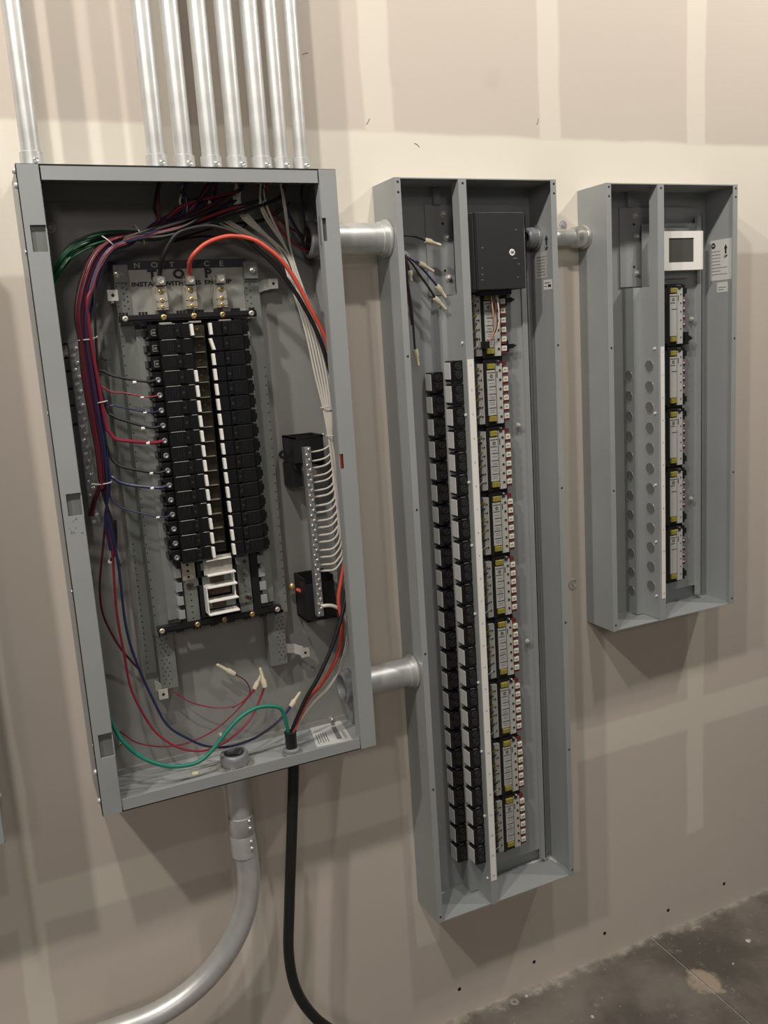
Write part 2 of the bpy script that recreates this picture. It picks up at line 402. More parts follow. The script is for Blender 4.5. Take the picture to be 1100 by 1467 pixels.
# left rail: low flange, hat, inner raised strip
MB().box(0.113, 0.136, -0.012, -0.010, 0.985, 1.60).build('rail_flange', 'chan', CH)
hol = CH.children[-1]; holes(hol, [(0.120, 0.995+0.0112*k) for k in range(22)], -0.012)
mb = MB(); mb.prism([(0.134, -0.010), (0.137, -0.038), (0.162, -0.038), (0.162, -0.036), (0.139, -0.036), (0.136, -0.010)], 'z', 1.06, 1.712)
rl = mb.build('mounting_rail', 'chan', CH)
holes(rl, [(0.1395, 1.10+0.0165*k) for k in range(36)], -0.038)
holes(rl, [(0.156, 1.64+0.01*k+0.002*(k % 2)) for k in range(6)]+[(0.150, 1.645+0.01*k) for k in range(5)], -0.038)
MB().box(0.162, 0.184, -0.044, -0.010, 1.088, 1.605).build('inner_rail', 'railgrey', CH)
MB().box(0.137, 0.168, -0.036, -0.010, 0.957, 1.066).build('lower_rail', 'chan', CH)
holes(CH.children[-1], [(0.143+0.004*(k % 2), 0.968+0.0075*k) for k in range(13)]+[(0.152+0.004*(k % 2), 0.966+0.0078*k) for k in range(12)], -0.036, 0.0012)
# right rail
mb = MB(); mb.prism([(0.392, -0.010), (0.389, -0.036), (0.362, -0.036), (0.362, -0.034), (0.387, -0.034), (0.390, -0.010)][::-1], 'z', 1.06, 1.712)
rr = mb.build('mounting_rail', 'chan', CH)
holes(rr, [(0.3865, 1.08+0.0165*k) for k in range(28)]+[(0.372, 1.64+0.011*k) for k in range(6)]+[(0.365, 1.645+0.011*k) for k in range(5)], -0.036)
MB().box(0.340, 0.362, -0.044, -0.010, 1.088, 1.605).build('inner_rail', 'railgrey', CH)
MB().box(0.346, 0.380, -0.036, -0.010, 0.957, 1.066).build('lower_rail', 'chan', CH)
holes(CH.children[-1], [(0.365+0.004*(k % 2), 0.968+0.0075*k) for k in range(13)]+[(0.374+0.003*(k % 2), 0.966+0.0078*k) for k in range(12)], -0.036, 0.0012)
holes(rr, [(0.3765, 0.97+0.0001)], -0.036)
# finger tabs beside the lower bus
for k in range(4):
    z = 1.176-0.0255*k
    MB().box(0.178, 0.1895, -0.062, -0.044, z-0.0085, z+0.0075).build('tab', 'gray', CH)
    MB().box(0.332, 0.344, -0.062, -0.044, z-0.0065, z+0.0085).build('tab', 'gray', CH)
# right rail scallops next to the breakers
mb = MB()
for k in range(16):
    z = 1.598-0.02583*k; mb.cyl((0.355, -0.046, z-0.013), (0.355, -0.042, z-0.013), 0.0065, 12)
mb.build('scalloped_edge', 'gray', CH)['kind'] = 'stuff'
mb = MB(); mb.cyl((0.113, -0.0125, 1.566), (0.113, -0.0095, 1.566), 0.008, 14); mb.build('keyhole_lobe', 'gray_in', CH)
# end plates at the top corners
for x0, x1 in ((0.137, 0.160), (0.362, 0.387)):
    e = MB().box(x0, x1, -0.042, -0.038, 1.683, 1.712).build('end_plate', 'chan', CH)
    mb = MB(); xx = (0.143 if x0 < .2 else .379)
    mb.lathe((xx, -0.042, 1.697), (0, -1, 0), [(0.0065, 0), (0.0062, 0.0012), (0.0045, 0.0018), (0.0042, 0.0035), (0.002, 0.0045), (0.0001, 0.003)], 14)
    mb.build('bolt', 'steel', e)
# bent ears with nuts
def ear(a, b, c, nut):
    mb = MB(); pa = [Vector(q) for q in (a, b, c)]
    hz = 0.0095
    for p, q in zip(pa[:-1], pa[1:]):
        n = Vector((0, 0, 1)); tt = Vector((0, -0.0018, 0)) if abs((q-p).y) < 0.004 else Vector((0.0018, 0, 0))
        vs = [p-n*hz, q-n*hz, q+n*hz, p+n*hz]; vs += [v+tt for v in vs]
        mb.add(vs, [(0,1,2,3),(7,6,5,4),(0,4,5,1),(1,5,6,2),(2,6,7,3),(3,7,4,0)])
    e = mb.build('mounting_ear', 'zincp', CH)
    m2 = MB(); m2.box(nut[0]-0.0085, nut[0]+0.0085, nut[1]-0.003, nut[1], nut[2]-0.009, nut[2]+0.009); 
    nb = m2.build('square_nut', 'zincp', e)
    m3 = MB(); m3.cyl((nut[0], nut[1]-0.0032, nut[2]), (nut[0], nut[1]-0.0028, nut[2]), 0.0028, 12); m3.build('nut_hole', 'hole', e)
ear((0.141, -0.03, 1.660), (0.126, -0.035, 1.660), (0.126, -0.05, 1.660), (0.130, -0.052, 1.662))
ear((0.388, -0.03, 1.668), (0.402, -0.020, 1.672), (0.418, -0.020, 1.674), (0.420, -0.022, 1.674))
ear((0.128, -0.018, 0.962), (0.136, -0.025, 0.957), (0.136, -0.035, 0.953), (0.138, -0.038, 0.950))
ear((0.380, -0.03, 0.985), (0.400, -0.020, 0.978), (0.414, -0.030, 0.972), (0.418, -0.032, 0.970))
# notice plate
npl = MB().box(0.160, 0.362, -0.0335, -0.030, 1.628, 1.706).build('notice_plate', 'plate', CH)
MB().box(0.130, 0.370, -0.0345, -0.030, 1.704, 1.7185).build('notice_band', 'navy', npl)
for ch, X in zip('NOTICE', (196, 221, 246, 269, 296, 317)):
    q = at(X if ch != 'I' else 269, 380, -0.0346); text(ch, 0.0125, 'lettering', npl, (q.x, -0.0347, 1.7108), align='CENTER', bold=0.00025, sx=1.15)
for ch, X in zip('TOP', (218, 256, 298)):
    q = at(X, 393, -0.0336); text(ch, 0.021, 'ink', npl, (q.x, -0.0337, 1.6945), align='CENTER', bold=0.0011, sx=1.15)
for wd, X in (('INSTALL', 188), ('WITH', 235), ('THIS', 266), ('END', 293), ('UP', 319)):
    q = at(X, 406, -0.0337); text(wd, 0.0098, 'ink', npl, (q.x, -0.0337, 1.6795), bold=0.0005, sx=1.28, cs=1.06)
# main lugs
for xx, zz in ((0.209, 1.0), (0.2595, 1.0), (0.3125, 1.0)):
    mb = MB(); mb.bbox(xx-0.0100, xx+0.0110, -0.058, -0.040, 1.634, 1.6735, 0.001)
    mb.bbox(xx-0.0112, xx-0.0100, -0.060, -0.040, 1.634, 1.672, 0.0002)
    lg = mb.build('lug', 'tin', CH)
    mb = MB(); mb.bbox(xx-0.0080, xx+0.0080, -0.068, -0.040, 1.6745, 1.690, 0.001); hd = mb.build('lug_head', 'steel', lg)
    mb = MB(); mb.lathe((xx+0.0004, -0.0681, 1.682), (0, -1, 0), [(0.0055, 0.0001), (0.0055, -0.0004), (0.0045, 0.0009), (0.002, 0.0002), (0.0001, 0.0002)], 16); mb.build('set_screw', 'tin', lg)
    for z, r in ((1.6655, 0.0048), (1.6505, 0.0040), (1.6395, 0.0036)):
        mb = MB(); screw(mb, (xx+0.0005, -0.058, z), (0, -1, 0), r, 0.0018); mb.build('screw', 'brass', lg)
    mb = MB()
    for z in (1.6485, 1.638): mb.box(xx-0.0100, xx-0.0045, -0.0583, -0.058, z-0.0005, z+0.0005); mb.box(xx+0.0055, xx+0.0110, -0.0583, -0.058, z-0.0005, z+0.0005)
    mb.build('marking_lines', 'ink', lg)
    MB().box(xx-0.010, xx+0.011, -0.066, -0.060, 1.6105, 1.6135).build('lug_foot', 'tin', lg)
# crossbars
def crossbar(z, x0, x1, dz, scr, up_fins):
    mb = MB(); mb.prism([(x0, z-0.0055), (x1, z-0.0055+dz), (x1, z+0.0055+dz), (x0, z+0.0055)], 'y', -0.062, -0.046)
    for k in range(44):
        t = (k+0.5)/44; xx = x0+(x1-x0)*t; zz = z+dz*t
        if (k//3) % 2 == 0: mb.box(xx-0.0012, xx+0.0012, -0.058, -0.046, zz, zz+(0.0105 if up_fins else -0.0105))
    mb.prism([(x0, z-0.002), (x1, z-0.002+dz), (x1, z+0.0015+dz), (x0, z+0.0015)], 'y', -0.064, -0.062)
    o = mb.build('crossbar', 'black', CH)
    for k, xx in enumerate(scr):
        mb = MB(); t = (xx-x0)/(x1-x0); screw(mb, (xx, -0.064, z+dz*t), (0, -1, 0), 0.0052, 0.003)
        mb.build('screw', 'tin' if k in (0, len(scr)-1) else 'brass', o)
crossbar(1.6225, 0.136, 0.372, -0.001, (0.144, 0.208, 0.2595, 0.310, 0.362), True)
crossbar(1.0765, 0.139, 0.369, 0.0, (0.145, 0.209, 0.259, 0.312, 0.361), False)
# black insulator base and side walls behind the breakers
MB().box(0.190, 0.336, -0.040, -0.010, 1.082, 1.618).build('insulator_base', 'black', CH)
MB().box(0.184, 0.192, -0.060, -0.040, 1.082, 1.20).build('insulator_rib', 'black', CH)
MB().box(0.219, 0.226, -0.062, -0.040, 1.085, 1.20).build('insulator_rib', 'black', CH)
MB().box(0.284, 0.290, -0.062, -0.040, 1.085, 1.20).build('insulator_rib', 'black', CH)
MB().box(0.318, 0.332, -0.060, -0.040, 1.082, 1.20).build('insulator_rib', 'black', CH)
# centre bus stabs visible between the two breaker columns
MB().box(0.2515, 0.2745, -0.068, -0.040, 1.205, 1.606).build('centre_bus', 'dark_copper', CH)
for k in range(16):
    z = 1.598-0.02583*k
    o = MB().box(0.2535, 0.270, -0.078, -0.068, z-0.0125, z-0.0115).build('bus_stab', 'tin', CH)
    if k < 6:
        mb = MB(); screw(mb, (0.262, -0.068, z), (0, -1, 0), 0.0035, 0.002); mb.build('bus_screw', 'rust', CH)
# lower bus plates
for x0, x1, zt, zb_, hz in ((0.191, 0.2165, 1.197, 1.083, (1.188, 1.177, 1.166)), (0.2925, 0.3165, 1.195, 1.082, (1.187,))):
    o = MB().box(x0, x1, -0.058, -0.055, zb_, zt).build('bus_plate', 'chan', CH)
    xm = (x0+x1)/2
    if hz and x0 < .2: MB().box(x0+0.001, x1-0.001, -0.061, -0.058, 1.160, 1.196).build('plate_cap', 'tin', o)
    holes(o, [(xm-0.001, z) for z in hz], -0.0612, 0.0024)
    holes(o, [(xm, 1.144-0.0112*k) for k in range(6)] if x0 < .2 else [(xm, 1.165-0.0112*k) for k in range(7)], -0.0582, 0.0014)
for z, x0, x1 in ((1.181, 0.226, 0.312), (1.155, 0.196, 0.284), (1.133, 0.236, 0.276), (1.108, 0.230, 0.312)):
    s_ = MB().box(x0, x1, -0.062, -0.058, z-0.0075, z+0.0065).build('bus_strap', 'chan' if z != 1.133 else 'rust', CH)
    MB().box(0.240, 0.266, -0.0635, -0.062, z-0.0065, z+0.006).build('tarnish_patch', 'rust', s_)
for x, z in ((0.200, 1.152), (0.206, 1.151), (0.307, 1.178), (0.306, 1.111), (0.311, 1.108)):
    mb = MB(); screw(mb, (x, -0.0615, z), (0, -1, 0), 0.0035, 0.003); mb.build('bus_screw', 'rust', CH)
# white barrier with shelves
mb = MB()
mb.box(0.227, 0.2295, -0.084, -0.060, 1.095, 1.146)
for z, x0, x1, t in ((1.194, 0.232, 0.278, 0.0018), (1.166, 0.232, 0.283, 0.003), (1.144, 0.230, 0.284, 0.003), (1.118, 0.230, 0.284, 0.0026), (1.094, 0.228, 0.284, 0.0026)):
    mb.prism([(x0, z), (x1, z+0.001), (x1, z+t+0.001), (x0, z+t)], 'y', -0.088, -0.060)
mb.box(0.2795, 0.2815, -0.080, -0.060, 1.118, 1.168)
mb.build('bus_barrier', 'white', CH, bevel=0.0006)
MB().box(0.227, 0.279, -0.080, -0.0795, 1.168, 1.202).build('clear_cover', 'clear', CH)

# ------------------------------------------------------------------ breakers
PITCH = 0.02583
def breaker(side, kind):
    # local coordinates: origin at the handle end, z centre; s = outward direction
    s = -1 if side == 'L' else 1
    r = thing('circuit_breaker', (0, 0, 0), 'x', 'breaker')
    def X(a): return s*a
    L = 0.076 if side == 'L' else 0.073
    h = PITCH/2-0.0005
    def lb(a0, a1, y0, y1, z0, z1, mi=0, c=0.0011): mb.bbox(min(X(a0), X(a1)), max(X(a0), X(a1)), y0, y1, z0, z1, c, mi)
    mb = MB()
    lb(0.000, 0.022, -0.088, -0.040, -h, h)
    lb(0.022, 0.056, -0.091, -0.040, -h, h)
    lb(0.022, 0.030, -0.0935, -0.091, -h+0.002, h-0.002)
    lb(0.056, L-0.004, -0.080, -0.040, -h*0.92, h*0.92)
    lb(L-0.004, L, -0.074, -0.044, -h*0.55, h*0.35)
    mb.build('body', 'blackgl', r, world=False)
    # moulded ribs on the face
    mb = MB()
    for q in (0.034, 0.038, 0.042): lb(q, q+0.0018, -0.0918, -0.091, -h+0.005, h-0.005, 0, 0.0002)
    lb(0.0325, 0.054, -0.0914, -0.091, h-0.0022, h-0.0012, 0, 0.0001)
    mb.build('face_ribs', 'black', r, world=False)
    mb = MB(); mb.lathe((X(0.0255), -0.0935, 0), (0, -1, 0), [(0.0022, 0), (0.0022, 0.0003), (0.0012, 0.0004), (0.0001, 0.0002)], 10); mb.build('rivet', 'blackmid', r, world=False)
    if kind == 'screw':
        mb = MB(); mb.lathe((X(0.0635), -0.080, -0.002), (0, -1, 0), [(0.0048, 0), (0.0048, 0.0016), (0.0030, 0.002), (0.0012, 0.0006), (0.0001, 0.0006)], 12); mb.build('terminal_screw', 'hub', r, world=False)
    if kind == 'clamp':
        mb = MB(); x = X(0.0635)
        mb.box(x-0.004, x-0.0025, -0.083, -0.079, -0.0065, 0.0045); mb.box(x-0.004, x+0.004, -0.083, -0.079, 0.003, 0.0045)
        mb.box(x-0.004, x+0.004, -0.083, -0.079, -0.0065, -0.005); mb.box(x-0.001, x+0.0035, -0.0815, -0.079, -0.003, 0.001)
        mb.build('terminal_clamp', 'steel', r, world=False)
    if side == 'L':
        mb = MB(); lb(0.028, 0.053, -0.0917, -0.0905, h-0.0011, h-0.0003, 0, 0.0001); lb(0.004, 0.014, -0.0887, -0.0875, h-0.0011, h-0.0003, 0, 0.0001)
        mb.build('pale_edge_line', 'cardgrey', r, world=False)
    return r
def toggle(r, side, tilt):
    s = -1 if side == 'L' else 1
    mb = MB(); h = 0.0098
    x = s*0.0005
    p = [(x-0.0026+tilt, h), (x+0.0026+tilt, h), (x+0.0026-tilt, -h), (x-0.0026-tilt, -h)]
    mb.prism([(p[3][0], -h), (p[2][0], -h), (p[1][0], h), (p[0][0], h)], 'y', -0.095, -0.086)
    return mb.build('toggle', 'toggle', r, world=False, bevel=0.0008)
protoS = {}
wired = {3: 'black wire', 4: 'thin red wire', 5: 'thin blue wire', 6: 'black wire', 7: 'thick red wire', 9: 'black wire', 10: 'blue wire', 12: 'thin blue wire'}
for side in 'LR':
    for k in range(16):
        kind = ('clamp' if k < 3 else 'screw') if side == 'L' else 'none'
        tg = 'no' if (side == 'L' and k in (1, 2)) else ('tilt' if (side == 'R' and k == 1) else 'yes')
        key = (side, kind, tg)
        loc = ((0.2478 if side == 'L' else 0.2790)-(0.00012*k if side == 'L' else -0.0002*k), 0, 1.598-PITCH*k)
        if key not in protoS:
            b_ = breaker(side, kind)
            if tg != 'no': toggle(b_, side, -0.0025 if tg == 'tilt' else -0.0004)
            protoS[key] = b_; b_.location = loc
        else: b_ = copy_tree(protoS[key], None, loc)
        col = 'left' if side == 'L' else 'right'
        if side == 'L' and k == 0: lab = 'topmost black breaker of the left column, silver clamp terminal, white toggle'
        elif side == 'L' and k < 3: lab = f'{ORD[k]} breaker from the top in left column, silver clamp, no white toggle'
        elif side == 'L' and k in wired: lab = f'{ORD[k]} black breaker from the top in left column, fed by {wired[k]}'
        elif side == 'R' and k == 1: lab = 'second breaker from the top in right column, its white toggle tilted'
        elif k == 15: lab = f'bottom black breaker of the {col} column, just above the bare bus'
        else: lab = f'{ORD[k]} black breaker from the top in the {col} column of the main panel'
        tag(b_, lab, 'breaker', f'breakers in the {col} column of the main panel')

# ------------------------------------------------------------------ conduits
def set_screw(mb, p, d): 
    mb.lathe(p, d, [(0.0045, 0), (0.0045, 0.004), (0.0030, 0.0055), (0.0012, 0.004), (0.0001, 0.004)], 10)
cons = [(0.2215, .0148), (0.2665, .0148), (0.3120, .0148), (0.3560, .0148), (0.4000, .0148), (0.4365, .0117), (0.4725, .0117)]
names = ['leftmost of the seven', 'second from the left of the seven', 'third from the left of the seven', 'middle one of the seven',
         'fifth from the left of the seven', 'narrower, second from the right of the seven', 'narrower, rightmost of the seven']
for (x, r), nm in zip(cons+[(0.0290, .0148)], names+['']):
    t = thing('conduit', (x, -0.078, ZT), (f'vertical steel conduit, {nm} above the left panel' if nm else 'lone vertical steel conduit at the far left above the panel corner'), 'conduit',
              'row of conduits above the main panel' if nm else None)
    mb = MB(); mb.cyl((x, -0.078, ZT+0.004), (x, -0.078, 3.6), r, 24, caps=False); mb.build('tube', 'galv', t)
    mb = MB(); mb.lathe((x, -0.078, ZT+0.0005), (0, 0, 1), [(r+.0045, 0), (r+.0045, 0.003), (r+.0028, 0.0035), (r+.0028, 0.030), (r+.001, 0.031), (r, 0.031)], 24)
    cn_ = mb.build('connector', 'galv', t)
    mb = MB(); set_screw(mb, (x+0.004, -0.078-r-0.002, ZT+0.017), (0.25, -1, 0)); mb.build('set_screw', 'steel', cn_)
    mb = MB(); mb.lathe((x, -0.078, ZT-0.0035), (0, 0, -1), [(r+.002, 0), (r+.003, 0.002), (r+.001, 0.008), (r-.002, 0.009), (r-.003, 0)], 20); mb.build('bushing', 'hub', t)

def nipple(x0, x1, y, z, r, lab, inner=True, coup=None):
    t = thing('conduit_nipple', (x0, y, z), lab, 'conduit', 'short conduits joining the boxes')
    mb = MB(); mb.cyl((x0-0.012, y, z), (x1+0.010, y, z), r, 32, caps=False); mb.cyl((x0-0.012, y, z), (x1+0.010, y, z), r-0.002, 32, caps=False); mb.build('tube', 'galv', t)
    # locknut and bushing inside the first box
    mb = MB(); mb.lathe((x0-0.0027, y, z), (-1, 0, 0), [(r, 0), (r+.007, 0.0005), (r+.007, 0.004), (r+.001, 0.0045)], 12, sm=False)
    mb.build('locknut', 'steel', t)
    mb = MB(); mb.lathe((x0-0.008, y, z), (-1, 0, 0), [(r+.003, 0), (r+.004, 0.003), (r+.004, 0.016), (r+.001, 0.019), (r-.004, 0.019), (r-.005, 0.012), (r-.004, 0)], 28)
    mb.build('bushing', 'hub', t)
    if coup is None:
        mb = MB(); mb.lathe((x1-0.0005, y, z), (-1, 0, 0), [(r, 0), (r+.006, 0.0005), (r+.006, 0.004), (r+.0025, 0.0045), (r+.0025, 0.016), (r, 0.0165)], 28); mb.build('locknut', 'galv', t)
    else:
        mb = MB(); mb.lathe((x1-0.0005, y, z), (-1, 0, 0), [(r, 0), (r+.008, 0.0005), (r+.008, 0.004), (r+.005, 0.0055), (r+.006, 0.007), (r+.006, 0.022), (r+.003, 0.028), (r+.004, 0.032), (r, 0.034)], 24)
        mb.build('coupling', 'steel', t)
    return t
nipple(W1, 0.6416, -0.050, 1.747, 0.0285, 'upper thick steel conduit stub between the left panel and the tall box')
nipple(W1, 0.6416, -0.050, 0.889, 0.0285, 'lower thick steel conduit stub between the left panel and the tall box')
nipple(0.9947, 1.1174, -0.024, 1.747, 0.0165, 'slim steel conduit stub with coupling between the tall box and small box', coup=True)

# bent conduit under the main panel
BC = (0.246, -0.087)
t = thing('bent_conduit', (BC[0], BC[1], ZB), 'thick bent steel conduit sweeping down left from under the left panel', 'conduit')
r = 0.0222
pts = [(BC[0], BC[1], ZB+0.014), (BC[0], BC[1], 0.585)]
cxx, czz, rad = BC[0]-0.238, 0.585, 0.238
pts = [Vector(pts[0]), Vector((BC[0], BC[1], 0.70)), Vector((BC[0]+0.003, BC[1], 0.63))]
for k in range(0, 19):
    a = k/18*PI/2; pts.append(Vector((cxx+0.004+rad*math.cos(a), BC[1], czz-rad*math.sin(a))))
pts += [Vector((-0.25, BC[1], czz-rad)), Vector((-1.2, BC[1], czz-rad))]
mb = MB(); mb.tube(pts, r, 28, caps=False); mb.build('tube', 'galv', t)
mb = MB(); mb.lathe((BC[0], BC[1], 0.700), (0, 0, -1), [(r, -0.0002), (r+.0016, 0), (r+.0016, 0.036), (r+.0008, 0.037), (r+.0016, 0.039), (r+.0016, 0.080), (r+.0002, 0.081)], 28)
cp = mb.build('coupling', 'galv', t)
for z in (0.694, 0.679, 0.652, 0.638):
    mb = MB(); screw(mb, (BC[0]+0.0105, BC[1]-r*0.93, z), (0.5, -1, 0), .0042, .004); mb.build('set_screw', 'steel', cp)
mb = MB(); mb.lathe((BC[0], BC[1], ZB+0.0028), (0, 0, 1), [(r+0.014, 0), (r+0.014, 0.002), (r+.006, 0.004), (r+.002, 0.0045)], 10, sm=False); mb.build('locknut', 'steel', t)
mb = MB(); mb.lathe((BC[0], BC[1], ZB+0.0075), (0, 0, 1), [(r+.003, 0), (r+.0045, 0.002), (r+.0045, 0.017), (r+.002, 0.0205), (r-.003, 0.0205), (r-.004, 0.010), (r-.003, 0)], 30); mb.build('bushing', 'hub', t)
mb = MB(); mb.cyl((BC[0], BC[1], ZB+0.0155), (BC[0], BC[1], ZB+0.0162), r-.0045, 24); mb.build('dark_bore', 'hole', t)
mb = MB(); mb.lathe((BC[0], BC[1], ZB-0.0003), (0, 0, -1), [(r+.008, 0), (r+.008, 0.004), (r+.003, 0.005), (r+.003, 0.02), (r, 0.021)], 28); mb.build('connector', 'galv', t)

# ------------------------------------------------------------------ black cord with gland
GC = atz(419, 1082, ZB+0.002)
GX, GY = GC.x+0.002, -0.098
t = thing('power_cord', (GX, GY, ZB), 'thick black rubber cord hanging from the bottom of the left panel', 'cord')
cp_ = [(GX, GY, ZB+0.046), (GX, GY, ZB+0.02), (GX, GY, 0.772), (0.338, -0.098, 0.631), (0.320, -0.10, 0.488), (0.310, -0.10, 0.384), (0.319, -0.102, 0.302), (0.350, -0.106, 0.233), (0.394, -0.112, 0.180),
       (0.45, -0.14, 0.13), (0.50, -0.22, 0.075), (0.53, -0.36, 0.025), (0.54, -0.55, 0.0115), (0.50, -0.9, 0.0115)]
mb = MB(); mb.tube(spline(cp_, 8), 0.0105, 16); mb.build('sheath', 'rubber', t)
mb = MB(); mb.lathe((GX, GY, ZB+0.046), (0, 0, 1), [(0.0108, -0.03), (0.0112, -0.001), (0.0125, 0.0), (0.0095, 0.0015), (0.0001, 0.0005)], 14)
mb.build('cut_sheath_end', 'rubber', t)
mb = MB(); mb.lathe((GX, GY, ZB+0.0026), (0, 0, 1), [(0.019, 0), (0.019, 0.003), (0.0165, 0.004), (0.0165, 0.010), (0.013, 0.012), (0.0105, 0.012)], 14, sm=False); mb.build('gland_nut', 'hub', t)
mb = MB(); mb.box(GX-0.014, GX-0.006, GY-0.022, GY-0.018, ZB+0.003, ZB+0.007); mb.box(GX-0.002, GX+0.005, GY-0.023, GY-0.019, ZB+0.003, ZB+0.007); mb.build('clamp_screw', 'steel', t)

# ------------------------------------------------------------------ paper slip on the bottom
q = [atz(x, y, ZB+0.003) for x, y in ((443, 1041), (487, 1032), (505, 1060), (454, 1071))]
mb = MB(); z0 = ZB+0.003
mb.add([(v.x, v.y, z0) for v in q]+[(v.x, v.y, z0+0.0006) for v in q], [(0,1,2,3),(7,6,5,4),(0,4,5,1),(1,5,6,2),(2,6,7,3),(3,7,4,0)])
pap = tag(mb.build('paper_slip', 'paper'), 'white printed paper label lying on the bottom of the left panel', 'paper')
def onpap(u, v): return q[0]*(1-u)*(1-v)+q[1]*u*(1-v)+q[2]*u*v+q[3]*(1-u)*v
def strip(u0, u1, v0, v1, mb, h=0.0002):
    c = [onpap(u0, v0), onpap(u1, v0), onpap(u1, v1), onpap(u0, v1)]
    mb.add([(v.x, v.y, z0+0.0006+h) for v in c], [(0,1,2,3)])
mb = MB(); strip(0.62, 0.76, 0.25, 0.85, mb); strip(0.66, 0.78, 0.03, 0.2, mb)
for k in range(5): strip(0.08+0.07*k, 0.11+0.07*k, 0.45, 0.88-0.04*(k % 2), mb)
strip(0.84, 0.87, 0.5, 0.9, mb); strip(0.89, 0.91, 0.55, 0.85, mb)
mb.build('print', 'inkg', pap)

# ------------------------------------------------------------------ ground bar (left) and neutral bar (right)
t = thing('ground_bar', (0.060, -0.02, 1.277), 'silver ground bar studded with screws down the left side of the panel', 'terminal bar')
mb = MB(); mb.bbox(0.051, 0.067, -0.038, -0.018, 1.277, 1.590, 0.001); mb.build('bar', 'hub', t)
for k in range(26):
    z = 1.284+0.0118*k
    mb = MB(); screw(mb, (0.0565+(0.005 if k % 2 else 0), -0.038, z), (0, -1, 0), 0.0042, 0.003); mb.build('screw', 'steel', t)
for k, y in enumerate((492, 512, 531, 556, 580, 607)):
    a = at(104+k*2.2, y, -0.03); mb = MB(); mb.tube([(0.050, -0.03, a.z), (0.034, -0.031, a.z-0.001), (0.02, -0.028, a.z)], 0.0022, 6); mb.build('ground_pin', 'bblack', t)
NBX = lambda z: 0.4395
t = thing('neutral_bar', (0.44, -0.004, 1.05), 'silver neutral bar on black brackets at the right side of the main panel', 'terminal bar')
mb = MB(); mb.bbox(0.4340, 0.4465, -0.082, -0.066, 1.052, 1.376, 0.001); mb.build('bar', 'hub', t)
for k in range(34):
    z = 1.058+0.0095*k
    mb = MB(); screw(mb, (0.4372+(0.0048 if k % 2 else 0), -0.082, z), (0, -1, 0), 0.0032, 0.0025); mb.build('screw', 'steel', t)
def bracket(z0, z1, flip):
    mb = MB()
    zt = z1
    x0, x1, yf = 0.418, 0.478, -0.066
    # open hood: side webs, back, sloping rim
    mb.box(x0, x0+0.003, yf+0.004, -0.004, z0, z1); mb.box(x1-0.003, x1, yf+0.004, -0.004, z0, z1)
    mb.box(x0, x1, -0.008, -0.004, z0, z1)
    mb.box(x0, x1, yf+0.001, yf+0.004, z0+0.012*(1-flip), z1-0.012*flip)
    zz = z1-0.003 if not flip else z0
    mb.box(x0, x0+0.006, yf, -0.004, zz, zz+0.003); mb.box(x1-0.006, x1, yf, -0.004, zz, zz+0.003)
    mb.box(x0, x1, yf, yf+0.006, zz, zz+0.003)
    mb.build('bracket', 'black', t)
bracket(1.335, 1.395, 0); bracket(1.040, 1.125, 1)
MB().box(0.414, 0.436, -0.050, -0.006, 1.30, 1.345).build('bracket_foot', 'black', t)
mb = MB(); mb.lathe((0.408, -0.03, 1.362), (0, -1, 0), [(0.003, 0), (0.003, 0.004), (0.008, 0.004), (0.008, 0), (0.003, 0)], 14); mb.build('bracket_eye', 'black', t)
mb = MB(); mb.lathe((0.407, -0.02, 1.102), (-0.3, -1, 0.1), [(0.007, 0), (0.007, 0.004), (0.004, 0.006), (0.0001, 0.006)], 12); mb.build('bond_screw', 'brass', t)
mb = MB(); mb.cyl((0.412, -0.03, 1.099), (0.422, -0.036, 1.093), 0.0035, 10); mb.build('bond_tip', 'redthick', t)

# ------------------------------------------------------------------ wires of the main panel
def wire(pts, r, mt, lab, group=None, n=8, nut=None, marker=None, k=8, name='wire', markmat='white'):
    sp = spline(pts, k); mb = MB(); mb.tube(sp, r, n)
    o = mb.build(name, mt); tag(o, lab, 'wire', group)
    if marker is not None:
        i = min(len(sp)-2, int(marker*(len(sp)-1))); a = sp[i]; d = (sp[i+1]-sp[i]).normalized()
        m2 = MB(); m2.cyl(a-d*0.0022, a+d*0.0022, r*1.5, 8); m2.build('marker_sleeve', markmat, o)
    if nut is not None:
        a = sp[-1]; d = (Vector(nut)-a).normalized(); m2 = MB(); L = (Vector(nut)-a).length
        m2.lathe(a-d*0.003, d, [(0.0001, 0), (0.0052, 0.0), (0.0058, L*0.35), (0.0035, L*0.5), (0.0030, L*0.98), (0.0001, L+0.002)], 10)
        m2.build('wire_connector', 'cream', o)
    return o
# main bundle, down the left side
trunk = [(186, 341, -.072), (160, 350, -.078), (140, 372, -.080), (126, 410, -.082), (119, 450, -.082), (121, 487, -.080), (128, 540, -.078), (138, 600, -.076), (146, 650, -.076), (150, 700, -.076)]
tw = [9, 10, 12, 13, 12, 8, 10, 9, 8, 7]
tail_sets = [
 [(156, 745, -.076), (166, 790, -.07)], ]
bcols = ['blue', 'bblack', 'blue', 'bblack', 'blue', 'dred', 'blue', 'bblack', 'red', 'blue', 'dred', 'bblack', 'red', 'blue', 'dred', 'red', 'bblack', 'dred', 'dred', 'bblack']
cname = {'red': 'red', 'blue': 'blue', 'bblack': 'black', 'dred': 'dark red'}
row_exit = {3: (541, 'bblack', 'black', .0021), 4: (563, 'red', 'thin red', .0014), 5: (584, 'blue', 'thin blue', .0014), 6: (606, 'bblack', 'black', .0024),
            7: (628, 'red', 'thick red', .0030), 9: (671, 'bblack', 'black', .0023), 10: (692, 'blue', 'blue', .0027), 12: (733, 'blue', 'thin blue', .0013)}
mk = {3: 192, 4: 203, 5: 207, 6: 204, 7: 211, 9: 216, 10: 217, 12: 225}
